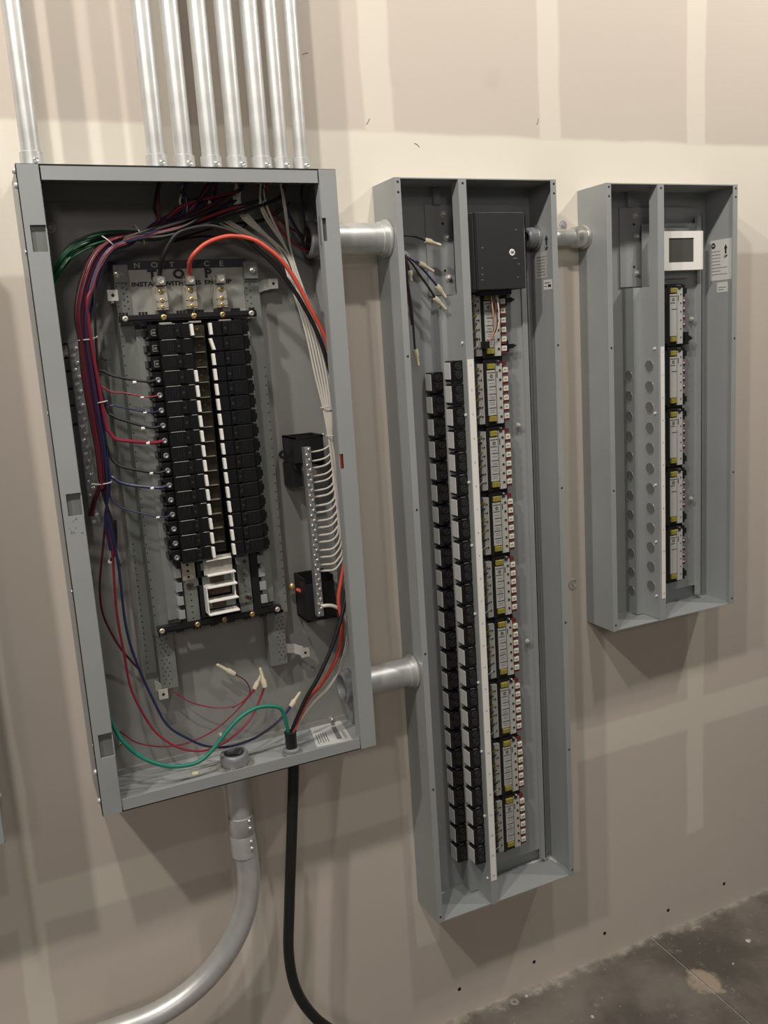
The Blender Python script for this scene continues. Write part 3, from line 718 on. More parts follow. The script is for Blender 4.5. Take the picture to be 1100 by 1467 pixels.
def bundle_pt(i, off, dep):
    x, y, d = trunk[i]; x2, y2, _ = trunk[min(i+1, len(trunk)-1)]; x1, y1, _ = trunk[max(i-1, 0)]
    tx, ty = x2-x1, y2-y1; L = math.hypot(tx, ty); nx, ny = -ty/L, tx/L
    return (x+nx*off*tw[i], y+ny*off*tw[i], d+dep)
rows = list(row_exit.items())
nW = len(bcols)
for j, c in enumerate(bcols):
    off = -0.95+1.9*j/(nW-1); dep = R.uniform(-.012, .008)+(.004 if j in (0, nW-1) else 0)
    ci = R.choice([0, 1, 1, 2, 2, 3, 3]); sx = cons[ci][0]
    start = [Vector((sx+R.uniform(-.006, .006), -0.078+R.uniform(-.006, .006), 1.842)), Vector((sx-0.004+R.uniform(-.005, .005), -0.078, 1.825))]
    jx = 268+R.uniform(-15, 20); mid = at(jx, 300+R.uniform(-9, 10), -.07+dep)
    P = start+[mid, at(225, 323+off*6, -.07+dep)]
    if mid.x > start[1].x-0.001: mid.x = start[1].x-0.004
    P += px([bundle_pt(i, off, dep) for i in range(len(trunk))])
    # where it ends: out of sight behind the others or running to the bottom
    P += px([(156+off*6, 745, -.076), (163+off*5, 780+R.uniform(0, 14), -.072)]) if j % 4 == 0 else []
    if j % 4 == 1: P = P[:-2]
    wire(P, R.choice([.0019, .0021, .0023]), c, f'{cname[c]} branch wire in the big bundle down the left of the main panel', f'{cname[c]} wires of the left bundle', k=6)
for row, (yy, c, nm, r_) in rows:
    z = 1.598-PITCH*row-0.002; lx = 0.2478-0.0635-0.00012*row
    offi = 0.55
    ex = {3: 4, 4: 5, 5: 6, 6: 6, 7: 5, 9: 8, 10: 8, 12: 9}[row]
    P = [(cons[2][0]+R.uniform(-.008, .008), -.078, 1.842), at(262, 305+row, -.075), at(222, 325, -.075)]
    P += px([bundle_pt(i, -0.95+0.06*row, -.010) for i in range(ex)])
    bx, by, bd = trunk[min(ex, len(trunk)-1)]
    ey = at(lx and 200, yy, -.08)
    dyy = yy-by
    if row == 12: P += px([(156, 705, -.078), (166, 722, -.080), (185, 731, -.082)])
    elif row == 10: P += px([(155, 672, -.080), (164, 686, -.082), (182, 694, -.083)])
    elif row == 9: P += px([(156, 648, -.080), (166, 664, -.082), (184, 671, -.083)])
    elif row == 7: P += px([(150, 600, -.085), (156, 617, -.085), (166, 629, -.085), (186, 632, -.085)])
    elif row == 6: P += px([(151, 580, -.082), (162, 596, -.083), (180, 603, -.084)])
    elif row == 5: P += px([(150, 572, -.082), (165, 581, -.083), (182, 585, -.084)])
    elif row == 4: P += px([(141, 542, -.082), (150, 556, -.083), (163, 562, -.083), (178, 563, -.084)])
    elif row == 3: P += px([(140, 519, -.080), (149, 532, -.082), (168, 540, -.083)])
    P += [Vector((lx-0.022, -.084, z-0.001)), Vector((lx-0.004, -.083, z))]
    o = wire(P, r_, c, f'{nm} wire curving from the left bundle to the {ORD[row]} left breaker', 'branch wires feeding the left breakers', k=7)
    a = at(mk[row], yy+(2 if row != 12 else 0), -.0845); mb = MB(); zz = z-0.001
    mb.cyl((a.x-0.0028, -.084, zz), (a.x+0.0028, -.084, zz), r_+0.0008, 10); mb.build('marker_sleeve', 'white', o)

# green ground wires
for k in range(7):
    f = k/6
    P = px([(300-20*f, 330+6*f, -.06), (240, 332+8*f, -.062-.01*(k%2)), (178, 331+13*f, -.066-.012*(k%2)), (140, 334+17*f, -.072-.014*((k*3)%4)/3), (108, 346+20*f, -.07-.016*((k*5)%4)/3), (90, 362+24*f, -.07-.016*(k%3)/2), (76, 385+28*f, -.072), (66, 412+30*f, -.07)])
    P = [Vector((cons[2+k % 3][0], -.078, 1.842)), Vector((cons[2+k % 3][0]-.012, -.070, 1.80))]+P[1:]
    wire(P, .0021, 'green', 'dark green ground wire arching to the left edge of the main panel', 'green ground wires', k=6)
# tangle of dark wires under the conduits
for k in range(14):
    ci = [1, 2, 2, 3, 3, 3, 4, 4, 4, 2, 3, 4, 5, 5][k]; sx = cons[ci][0]
    c = ['bblack', 'bblack', 'dred', 'bblack', 'bblack', 'blue', 'bblack', 'bblack', 'red', 'bblack', 'dred', 'bblack', 'bblack', 'bblack'][k]
    P = [Vector((sx+R.uniform(-.008, .008), -.078+R.uniform(-.008, .008), 1.842)), Vector((sx-.006+R.uniform(-.01, .01), -.07, 1.815))]
    P += px([(300-12*(4-ci)-k+30, 290+k*1.5, -.088-.002*(k % 5)), (262, 311+k*1.6, -.090-.003*(k % 5)), (222, 326+k*1.1, -.092), (190, 337+(k % 6)*1.5, -.088), (165, 345+(k % 5)*2, -.078)])
    wire(P, R.choice([.0022, .0026]), c, f'{cname[c]} wire crossing the top of the main panel under the conduits', f'{cname[c]} wires crossing under the conduits', k=6)
# wires running into the upper right hub
hubp = Vector((0.500, -0.055, 1.742))
for k, c in enumerate(['dred', 'bblack', 'blue', 'dred', 'bblack', 'red']):
    sx = cons[[4, 5, 5, 6, 6, 4][k]][0]
    P = [Vector((sx, -.078+R.uniform(-.006, .006), 1.842)), Vector((sx-.002, -.07, 1.815)), Vector((sx+(0.485-sx)*.45, -.058, 1.775-.004*k)), Vector((0.478, -.055, 1.752-.005*k)), hubp+Vector((0.01, R.uniform(-.01, .01), -0.002*k))]
    wire(P, .0022, c, f'{cname[c]} wire dipping from the conduits into the upper right bushing', f'{cname[c]} wires entering the upper right bushing', k=7)
for k, (a, b_) in enumerate((((252, 343), (385, 312)), ((262, 332), (372, 318)), ((240, 348), (330, 338)))):
    P = px([(a[0], a[1], -.045), ((a[0]+b_[0])/2, (a[1]+b_[1])/2-4, -.04), (b_[0], b_[1], -.04), (b_[0]+30, b_[1]-22, -.05)])
    wire(P, .0018, 'bblack', 'thin black wire crossing sideways behind the wires at the top of the main panel', 'thin black crossing wires')

# thick feeders
wire([(0.2085, -.060, 1.6885)]+px([(232, 373, -.085), (241, 352, -.095), (254, 335, -.10), (275, 327, -.10), (301, 324, -.10), (326, 330, -.10), (352, 342, -.10), (377, 364, -.10), (403, 391, -.10), (428, 427, -.10),
      (453, 474, -.10), (472, 530, -.10), (486, 600, -.10), (496, 700, -.10), (501, 790, -.10), (497, 840, -.108), (490, 880, -.116), (476, 925, -.118), (456, 970, -.118), (437, 1003, -.112)])+[Vector((GX+.001, GY-.002, ZB+.046))],
     .0038, 'bblack', 'thick black feeder wire from the left lug down the right side to the cord', None, 10)
wire([(0.2592, -.060, 1.6885)]+px([(273, 372, -.09), (288, 354, -.098), (308, 343, -.10), (334, 338, -.10), (362, 343, -.105), (382, 355, -.108), (403, 373, -.11), (423, 401, -.11), (443, 439, -.11), (466, 484, -.11),
      (480, 540, -.11), (488, 600, -.11), (491, 668, -.11), (497, 740, -.105), (496, 790, -.10), (489, 830, -.10), (485, 860, -.104), (490, 900, -.104), (482, 942, -.104), (460, 980, -.104), (440, 1004, -.104)])+[Vector((GX+.004, GY-.003, ZB+.046))],
     .0038, 'redthick', 'thick orange red feeder wire from the middle lug down the right side to the cord', None, 10)
wire([(0.447, -.073, 1.068)]+px([(463, 868, -.085), (477, 868, -.09), (491, 877, -.09), (499, 897, -.088), (497, 922, -.088), (490, 948, -.09), (480, 970, -.094), (466, 990, -.096), (448, 1008, -.098)])+[Vector((GX+.005, GY+.004, ZB+.046))],
     .0036, 'wwhite', 'thick white wire looping from the foot of the neutral bar to the cord', None, 10)
# teal ground loop from the cord
wire(px([(154, 1020, -.10), (160, 1036, -.10), (175, 1061, -.105), (200, 1083, -.108), (228, 1095, -.11), (255, 1098, -.11), (285, 1091, -.11), (307, 1071, -.11), (325, 1048, -.11), (345, 1027, -.11), (368, 1014, -.11), (391, 1012, -.108), (405, 1019, -.104)])
     +[Vector((GX-.004, GY, ZB+.046))], .0036, 'teal', 'teal green wire looping from the cord along the bottom of the left panel', None, 10)
# long loose wires
wire(px([(152, 735, -.07), (147, 790, -.065), (143, 842, -.06), (148, 881, -.05), (164, 915, -.04), (180, 938, -.03), (200, 960, -.022)]), .0020, 'dred', 'dark red wire bowing left below the bundle to the rail foot')
wire(px([(156, 735, -.074), (159, 770, -.072), (162, 805, -.07), (167, 876, -.07), (178, 938, -.07), (189, 990, -.07), (216, 1040, -.08), (239, 1062, -.085), (262, 1073, -.088), (285, 1076, -.088), (307, 1071, -.088), (330, 1058, -.085), (357, 1032, -.08), (373, 1000, -.075), (379, 982, -.075)]),
     .0022, 'red', 'red wire looping along the bottom, capped by the right cream connector', nut=at(372, 955, -.07))
wire(px([(154, 735, -.078), (163, 775, -.076), (171, 820, -.075), (180, 895, -.075), (194, 945, -.075), (221, 1006, -.075), (241, 1040, -.078), (269, 1058, -.08), (296, 1069, -.08), (325, 1070, -.08), (357, 1061, -.08), (382, 1047, -.08), (404, 1028, -.08), (418, 1010, -.08)]),
     .0024, 'blue', 'dark blue wire sweeping across the bottom to the connector beside the cord', nut=at(431, 990, -.08))
wire(px([(248, 991, -.03), (273, 1006, -.035), (307, 1014, -.04), (334, 1012, -.05), (350, 1003, -.055), (366, 985, -.06)]), .0012, 'red', 'thin pink red wire from the rail foot to the left cream connector', nut=at(377, 961, -.06))
wire(px([(172, 1048, -.05), (194, 1063, -.055), (221, 1069, -.06), (244, 1069, -.06), (273, 1063, -.06), (307, 1046, -.06), (334, 1023, -.06), (355, 1000, -.062), (369, 984, -.064)]), .0014, 'red', 'thin red wire rising from the lower left corner to the connector')
wire(px([(333, 1014, -.045), (352, 1002, -.04), (358, 988, -.035), (350, 974, -.03), (334, 965, -.03)]), .0010, 'dred', 'very thin dark red wire ending in the loose cream wire nut', nut=at(309, 951, -.03))
wire(px([(165, 745, -.06), (166, 775, -.06), (163, 795, -.055), (157, 806, -.05)]), .0026, 'bblack', 'short black stub wire ending in an open pale sleeve left of the rail', marker=0.97)
wire(px([(146, 690, -.06), (136, 715, -.05), (130, 738, -.04)]), .0045, 'dred', 'wide dark red wire tucked behind the stile beside the ground bar')
wire(px([(153, 735, -.078), (160, 768, -.076), (166, 792, -.074), (172, 812, -.074)]), .0022, 'blue', 'blue wire running beside the black stub below the bundle')

# neutral wires
nrows = [647, 660, 670, 682, 691, 703, 712, 725, 735, 747, 757, 768, 778, 790, 800, 811, 820]
for k, y in enumerate(nrows):
    zb_ = at(446, y, -.073).z
    f = (k % 6)/5
    bx = lambda yy: 474+(yy-625)*0.112+ (f-.5)*5
    P = [Vector((0.446, -.073, zb_)), Vector((0.4545, -.075, zb_-.0005))]
    xb = 446+(y-647)*.078
    P += px([(xb+19, y-4, -.080), (xb+27, y-12, -.083), (min(xb+32, bx(y-24)-1), y-23, -.085)])
    yy = y-42
    if yy > 640: P += px([(bx(yy), yy, -.086)])
    while yy-45 > 645: yy -= 45; P += px([(bx(yy), yy, -.086+.004*f)])
    P += px([(473+(f-.5)*5, 625, -.085), (469+(f-.5)*13, 582, -.08-.004*f), (461+(f-.5)*20, 535, -.074-.006*f), (446+(f-.5)*19, 470, -.068-.008*f), (425+(f-.5)*16, 410, -.06), (404+(f-.5)*26, 360, -.055)])
    ci = [1, 2, 3, 3, 4, 5][k % 6]
    P += [Vector((cons[ci][0]+R.uniform(-.004, .008), -.07, 1.80-.004*(k % 4))), Vector((cons[ci][0]+R.uniform(-.006, .006), -.078, 1.842))]
    wire(P, .0017 if k < 6 else .0020, 'wwhite', f'white neutral wire curving into the {ORD[k]} screw from the neutral bar top', 'white neutral wires', k=6)

# cable ties
def tie(x, y, D, w_, ang, lab, tail=None):
    c = at(x, y, D); mb = MB(); n = 20; d = Vector((math.cos(ang), 0, math.sin(ang)))
    pts = [c+d*(w_*math.cos(2*PI*i/n))+Vector((0, -1, 0))*(w_*0.9*math.sin(2*PI*i/n)) for i in range(n+1)]
    mb.tube(pts, .0011, 6, caps=False)
    o = mb.build('cable_tie', 'tie'); tag(o, lab, 'cable tie', 'pale nylon cable ties')
    if tail: m2 = MB(); m2.tube([c+d*tail*w_, c+d*tail*w_*1.6+Vector((0, -.004, .003))], .0018, 6); m2.build('tie_head', 'tie', o)
tie(199, 336, -.076, .017, -1.15, 'pale cable tie where the bundle leaves the conduits')
tie(154, 346, -.080, .013, -0.75, 'pale cable tie at the bend of the left bundle')
tie(122, 487, -.082, .0120, 0.05, 'white cable tie round the bundle beside the top of the ground bar', 1)
tie(144, 576, -.080, .0110, 0.12, 'white cable tie round the bundle level with the thin blue wire', -1)
tie(149, 692, -.078, .0125, 0.08, 'white cable tie round the bundle level with the blue wire', -1)
tie(469, 582, -.08, .0125, 0.15, 'cable tie halfway down the white neutral bundle')
tie(474, 624, -.085, .0105, -0.1, 'cable tie with a stub end where the neutral wires fan out', -1)

# ------------------------------------------------------------------ lighting control boxes
D2 = 0.0945
def control_box(x0, x1, zt, zb, lab):
    p = thing('control_enclosure', ((x0+x1)/2, 0, zb), lab, 'control panel', 'lighting control boxes'); t = 0.002
    MB().box(x0, x1, -0.003, -0.0005, zb, zt).build('back_panel', 'gray', p)
    MB().box(x0, x0+t, -D2, -0.003, zb, zt).build('side_wall', 'gray', p)
    MB().box(x1-t, x1, -D2, -0.003, zb, zt).build('side_wall', 'gray', p)
    MB().box(x0+t, x1-t, -D2, -0.003, zt-t, zt).build('top_wall', 'gray', p)
    MB().box(x0+t, x1-t, -D2, -0.003, zb, zb+t).build('bottom_wall', 'gray', p)
    for s in (0, 1):
        a, c = (x0-0.0005, x0+0.0125) if s == 0 else (x1-0.0125, x1+0.0005)
        st = MB().box(a, c, -D2-0.0015, -D2, zb, zt).build('front_flange', 'gray', p)
        xx = (a+c)/2
        n = 5 if zt-zb > 1.2 else 3
        for k in range(n+2):
            z = zt-0.008 if k == 0 else (zt-0.026 if k == 1 else zt-0.026-(zt-zb-0.04)*(k-1)/n)
            m2 = MB(); m2.cyl((xx+.001, -D2-0.0014, z), (xx+.001, -D2-0.0019, z), 0.0022, 10); m2.build('screw_hole', 'hole', st)
    return p
def divider(p, x0, zt, zb, n_h, zR, zL, plate_top, sw, pop):
    a, b_, c = x0+0.113, x0+0.1345, x0+0.150
    # stepped web: plane facing left, ledge, second plane facing left, front flange
    mb = MB(); t = 0.0016
    mb.box(a, a+t, -0.038, -0.003, zb+0.004, plate_top)
    mb.box(a, b_, -0.040, -0.038, zb+0.004, plate_top)
    mb.box(b_-t, b_, -D2+0.001, -0.038, zb+0.004, plate_top)
    mb.box(b_-t, b_, -D2+0.001, -0.070, plate_top, zt-0.004)
    d = mb.build('stepped_divider', 'gray', p)
    fl = MB().box(b_-t, c, -D2-0.0015, -D2+0.001, zb, zt-0.002).build('divider_flange', 'gray', p)
    m2 = MB(); m2.cyl(((b_+c)/2, -D2-0.0014, zt-0.009), ((b_+c)/2, -D2-0.0019, zt-0.009), 0.0022, 10); m2.build('screw_hole', 'hole', fl)
    return a, b_-t, c, d
def numbers_strip(p, xa, xb, z1, z0, n):
    st = MB().box(xa, xb, -D2-0.0023, -D2-0.0015, z0, z1).build('number_strip', 'white', p); st['label'] = 'white strip printed with circuit numbers'
    for k in range(n):
        z = z1-0.012-(z1-z0-0.024)*k/(n-1)
        text(str(k+1), 0.0062, 'inkg', st, ((xa+xb)/2, -D2-0.0024, z), align='CENTER', name='number')

# tall box
TX0, TX1, TZT, TZB = 0.6416, 0.9947, 1.8487, 0.3330
P2 = control_box(TX0, TX1, TZT, TZB, 'tall narrow grey control box with relays and cards, centre of the wall')
a2, b2, c2, dv2 = divider(P2, TX0, TZT, TZB, 24, 0, 0, 1.638, 0, 0)
numbers_strip(P2, c2-0.0155, c2-0.0015, 1.513, 0.389, 24)
# small box
SX0, SX1, SZT, SZB = 1.1174, 1.4735, 1.844, 0.8907
P3 = control_box(SX0, SX1, SZT, SZB, 'small grey control box with empty punched holes at the right')
a3, b3, c3, dv3 = divider(P3, SX0, SZT, SZB, 12, 0, 0, 1.637, 0, 0)
numbers_strip(P3, c3-0.0115, c3-0.0015, 1.508, 0.942, 12)
# mounting plates behind the cards + ridges
for (p, xa, xb, zt, zb, px1) in ((P2, TX0, TX1, TZT, TZB, 0.955), (P3, SX0, SX1, SZT, SZB, 1.428)):
    mb = MB(); mb.box(c2+0.006 if p is P2 else c3+0.006, px1, -0.020, -0.018, zb+0.038, zt-0.07 if p is P3 else zt-0.20)
    mb.box(px1-0.002, px1+0.012, -0.026, -0.018, zb+0.014, zt-0.055); mb.box(px1+0.010, px1+0.012, -0.026, -0.003, zb+0.014, zt-0.055)
    mb.build('mounting_plate', 'gray', p)
    mb = MB(); mb.box(xa+0.106, xa+0.30, -0.007, -0.0035, 1.641, zt-0.034); mb.build('liner_plate', 'gray', p)
    mb = MB(); mb.box(xa+0.124, xa+0.138, -0.014, -0.003, zt-0.034, zt-0.004); mb.build('top_tab', 'gray', p)
    # bolts
    for (zz, xx) in ((zt-0.052, xa+0.147), (zt-0.096, xa+0.151), (zt-0.174, xa+0.151)):
        m2 = MB(); m2.lathe((xx, -0.0072, zz), (0, -1, 0), [(0.007, 0), (0.007, 0.0012), (0.0042, 0.0012), (0.0042, 0.006), (0.002, 0.0075), (0.0001, 0.0075)], 12); m2.build('bolt', 'zincp', p)
    m2 = MB(); m2.cyl((xa+0.144, -0.0072, zt-0.070), (xa+0.144, -0.0080, zt-0.070), .0025, 8); m2.cyl((xa+0.144, -0.0072, zt-0.160), (xa+0.144, -0.0080, zt-0.160), .0025, 8); m2.build('plate_hole', 'hole', p)
for p, l in ((P2, (((742), 609), ((755), 918))), (P3, ((990, 457), (989, 714)))):
    for x, y in l:
        q = at(x, y, -.026); m2 = MB(); m2.lathe(q, (0, -1, 0), [(0.0055, 0), (0.0055, 0.0015), (0.0036, 0.0015), (0.0036, 0.006), (0.0001, 0.0075)], 12); m2.build('bolt', 'zincp', p)
# punched holes in the small box divider
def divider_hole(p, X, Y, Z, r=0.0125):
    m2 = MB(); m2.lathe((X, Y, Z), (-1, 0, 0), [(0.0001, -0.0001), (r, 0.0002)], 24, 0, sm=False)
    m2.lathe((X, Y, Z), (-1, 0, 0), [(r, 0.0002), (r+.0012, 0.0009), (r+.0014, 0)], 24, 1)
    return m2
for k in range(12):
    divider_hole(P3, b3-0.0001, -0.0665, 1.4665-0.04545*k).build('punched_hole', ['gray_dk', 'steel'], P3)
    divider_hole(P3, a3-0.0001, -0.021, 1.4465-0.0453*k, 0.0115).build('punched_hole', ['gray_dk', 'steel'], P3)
for X, zs, p in ((b3, (1.505, 1.365, 1.205, 1.075, 0.948), P3), (b2, (1.545, 1.405, 1.27, 1.14, 0.995, 0.845, 0.69, 0.54, 0.392), P2)):
    for z in zs:
        m2 = MB(); m2.cyl((X, -0.085, z), (X-0.003, -0.085, z), 0.0028, 10); m2.build('push_rivet', 'white', p)
# plaster dust on the bottoms
for p, xa, xb, zb in ((P2, TX0, TX1, TZB), (P3, SX0, SX1, SZB)):
    mb = MB()
    def blob(cx_, cy_, rx, ry):
        n = 14; vs = [(cx_+rx*R.uniform(.6, 1.1)*math.cos(2*PI*i/n), min(-0.004, cy_+ry*R.uniform(.6, 1.1)*math.sin(2*PI*i/n)), zb+0.0024+R.uniform(0, .0004)) for i in range(n)]
        b0 = len(mb.v); mb.add(vs+[(cx_, cy_, zb+0.004)], [(i, (i+1) % n, n) for i in range(n)])
    if p is P2:
        blob(xa+0.33, -.012, .018, .008); blob(xa+0.295, -.010, .022, .006); blob(xa+0.345, -.022, .006, .02); blob(xa+0.02, -.012, .02, .008); blob(xa+0.012, -.04, .006, .03); blob(xa+.05, -.008, .02, .005)
    else: blob(xa+0.335, -.012, .012, .010); blob(xa+0.03, -.02, .02, .012)
    o = mb.build('plaster_dust', 'dust', p); o['kind'] = 'stuff'
# knockout connector on the right wall of the tall box
mb = MB(); mb.lathe((TX1-0.002, -.024, 1.747), (-1, 0, 0), [(0.026, 0), (0.026, 0.003), (0.021, 0.004), (0.0215, 0.015), (0.0175, 0.018), (0.016, 0.004)], 20); kb = mb.build('knockout_bushing', 'hub', P2)
mb = MB(); mb.lathe((TX1-0.002, -.024, 1.747), (-1, 0, 0), [(0.0165, 0.012), (0.0001, 0.012)], 20, sm=False); mb.build('bore', 'hole', kb)
# stickers on the right walls
def sticker(p, X, y0, y1, z0, z1, big):
    s_ = MB().box(X-0.0006, X, y0, y1, z0, z1).build('sticker', 'paper' if big else 'cardgrey', p)
    return s_
Xr = TX1-0.002
s_ = sticker(P2, Xr, -0.060, -0.020, 1.664, 1.716, False)
mb = MB()
for k in range(7): mb.box(Xr-0.0009, Xr-0.0006, -0.056+0.002*(k % 2), -0.026, 1.670+0.006*k, 1.6715+0.006*k)
mb.build('print', 'inkg', s_)
s_ = sticker(P2, Xr, -0.078, -0.048, 1.640, 1.660, True)
mb = MB(); mb.box(Xr-0.0009, Xr-0.0006, -0.074, -0.064, 1.645, 1.650); mb.box(Xr-0.0009, Xr-0.0006, -0.060, -0.052, 1.646, 1.6475); mb.box(Xr-0.0009, Xr-0.0006, -0.070, -0.052, 1.653, 1.6545); mb.build('print', 'ink', s_)
def arrow(p, X, y, z, s):
    mb = MB(); mb.box(X-0.0012, X-0.0006, y-s*.22, y+s*.22, z-s, z+s*.2)
    mb.prism([(y-s*.5, z+s*.1), (y+s*.5, z+s*.1), (y, z+s)], 'x', X-0.0012, X-0.0006); mb.build('up_arrow', 'ink', p)
    text('UP', s*0.8, 'ink', p, (X-0.0013, y, z-s*1.6), face='-x', align='CENTER', bold=0.0002)
arrow(P2, Xr, -0.0625, 1.738, 0.010)
Xr = SX1-0.002
s_ = sticker(P3, Xr, -0.083, -0.020, 1.645, 1.734, True); s_['label'] = 'white printed sticker with an up arrow'
arrow(s_, Xr, -0.066, 1.712, 0.010)
mb = MB(); mb.lathe((Xr-0.0008, -0.029, 1.722), (-1, 0, 0), [(0.0001, 0), (0.0065, 0.0003)], 20, sm=False); lg = mb.build('round_emblem', 'ink', s_)
text('GE', 0.0065, 'paper', lg, (Xr-0.0013, -0.029, 1.722), face='-x', align='CENTER')
mb = MB()
for k in range(8): mb.box(Xr-0.0009, Xr-0.0006, -0.050-0.02*(k > 3)*(k % 2), -0.024, 1.708-0.0072*k, 1.7095-0.0072*k)
mb.build('print', 'inkg', s_)
s_ = sticker(P3, Xr, -0.072, -0.040, 1.618, 1.640, True)
mb = MB(); mb.box(Xr-0.0009, Xr-0.0006, -0.068, -0.044, 1.628, 1.6295); mb.box(Xr-0.0009, Xr-0.0006, -0.060, -0.044, 1.623, 1.6245); mb.build('print', 'inkg', s_)

# ------------------------------------------------------------------ relays
def relay():
    r = thing('relay', (0, 0, 0), 'x', 'relay')
    mb = MB()
    hh = 0.0205
    # body sticks out to the left (-x) of its plane; chamfered
    mb.prism([(-0.024, -hh), (-0.0265, -hh+0.003), (-0.0265, hh-0.003), (-0.024, hh), (0.0, hh), (0.0, -hh)], 'y', -0.0135, 0.0135)
    mb.build('body', 'blackgl', r, world=False, bevel=0.0012)
    mb = MB(); mb.box(-0.0285, -0.0265, -0.0125, 0.0125, -0.0155, 0.0172); mb.build('paddle', 'paddle', r, world=False, bevel=0.0009)
    # round turned hubs and rib on the face toward the room
    mb = MB()
    for z in (0.009, -0.008): mb.lathe((-0.0105, -0.0135, z), (0, -1, 0), [(0.0078, 0), (0.0072, 0.0016), (0.005, 0.0018), (0.0045, 0.0008), (0.0025, 0.0010), (0.002, 0.002), (0.0001, 0.002)], 16)
    mb.box(-0.021, -0.001, -0.0142, -0.0135, -0.0015, 0.001)
    mb.build('knob_face', 'blackmid', r, world=False)
    return r
def tab(r):
    mb = MB(); mb.box(-0.017, -0.007, -0.0125, -0.009, 0.0202, 0.0218); mb.build('top_clip', 'steel', r, world=False, bevel=0.0004)
pr = relay(); pr2 = relay(); tab(pr2); used = set()
yR = [532.8,566,598,632,664,696.6,728.6,759,790.7,822,853,881,913,942.6,972,1001.6,1031,1061,1089,1119,1146,1174.6,1203,1231]
for col, X, Y, z0, z1 in (('right', b2, -0.067, 1.4915, 0.4475), ('left', a2, -0.0215, 1.4700, 0.4340)):
    for k in range(24):
        z = z0+(z1-z0)*k/23
        pro = pr2 if (col == 'right' and (k == 0 or k >= 4)) or (col == 'left' and k >= 18) else pr
        loc = (X, Y, z)
        if id(pro) not in used: used.add(id(pro)); o = pro; o.location = loc
        else: o = copy_tree(pro, None, loc)
        pos = 'topmost' if k == 0 else ('lowest' if k == 23 else f'{ORD[k]} from the top')
        tag(o, f'black relay with grey paddle, {pos} of the {col} column, tall box', 'relay', f'relays in the {col} column of the tall box')
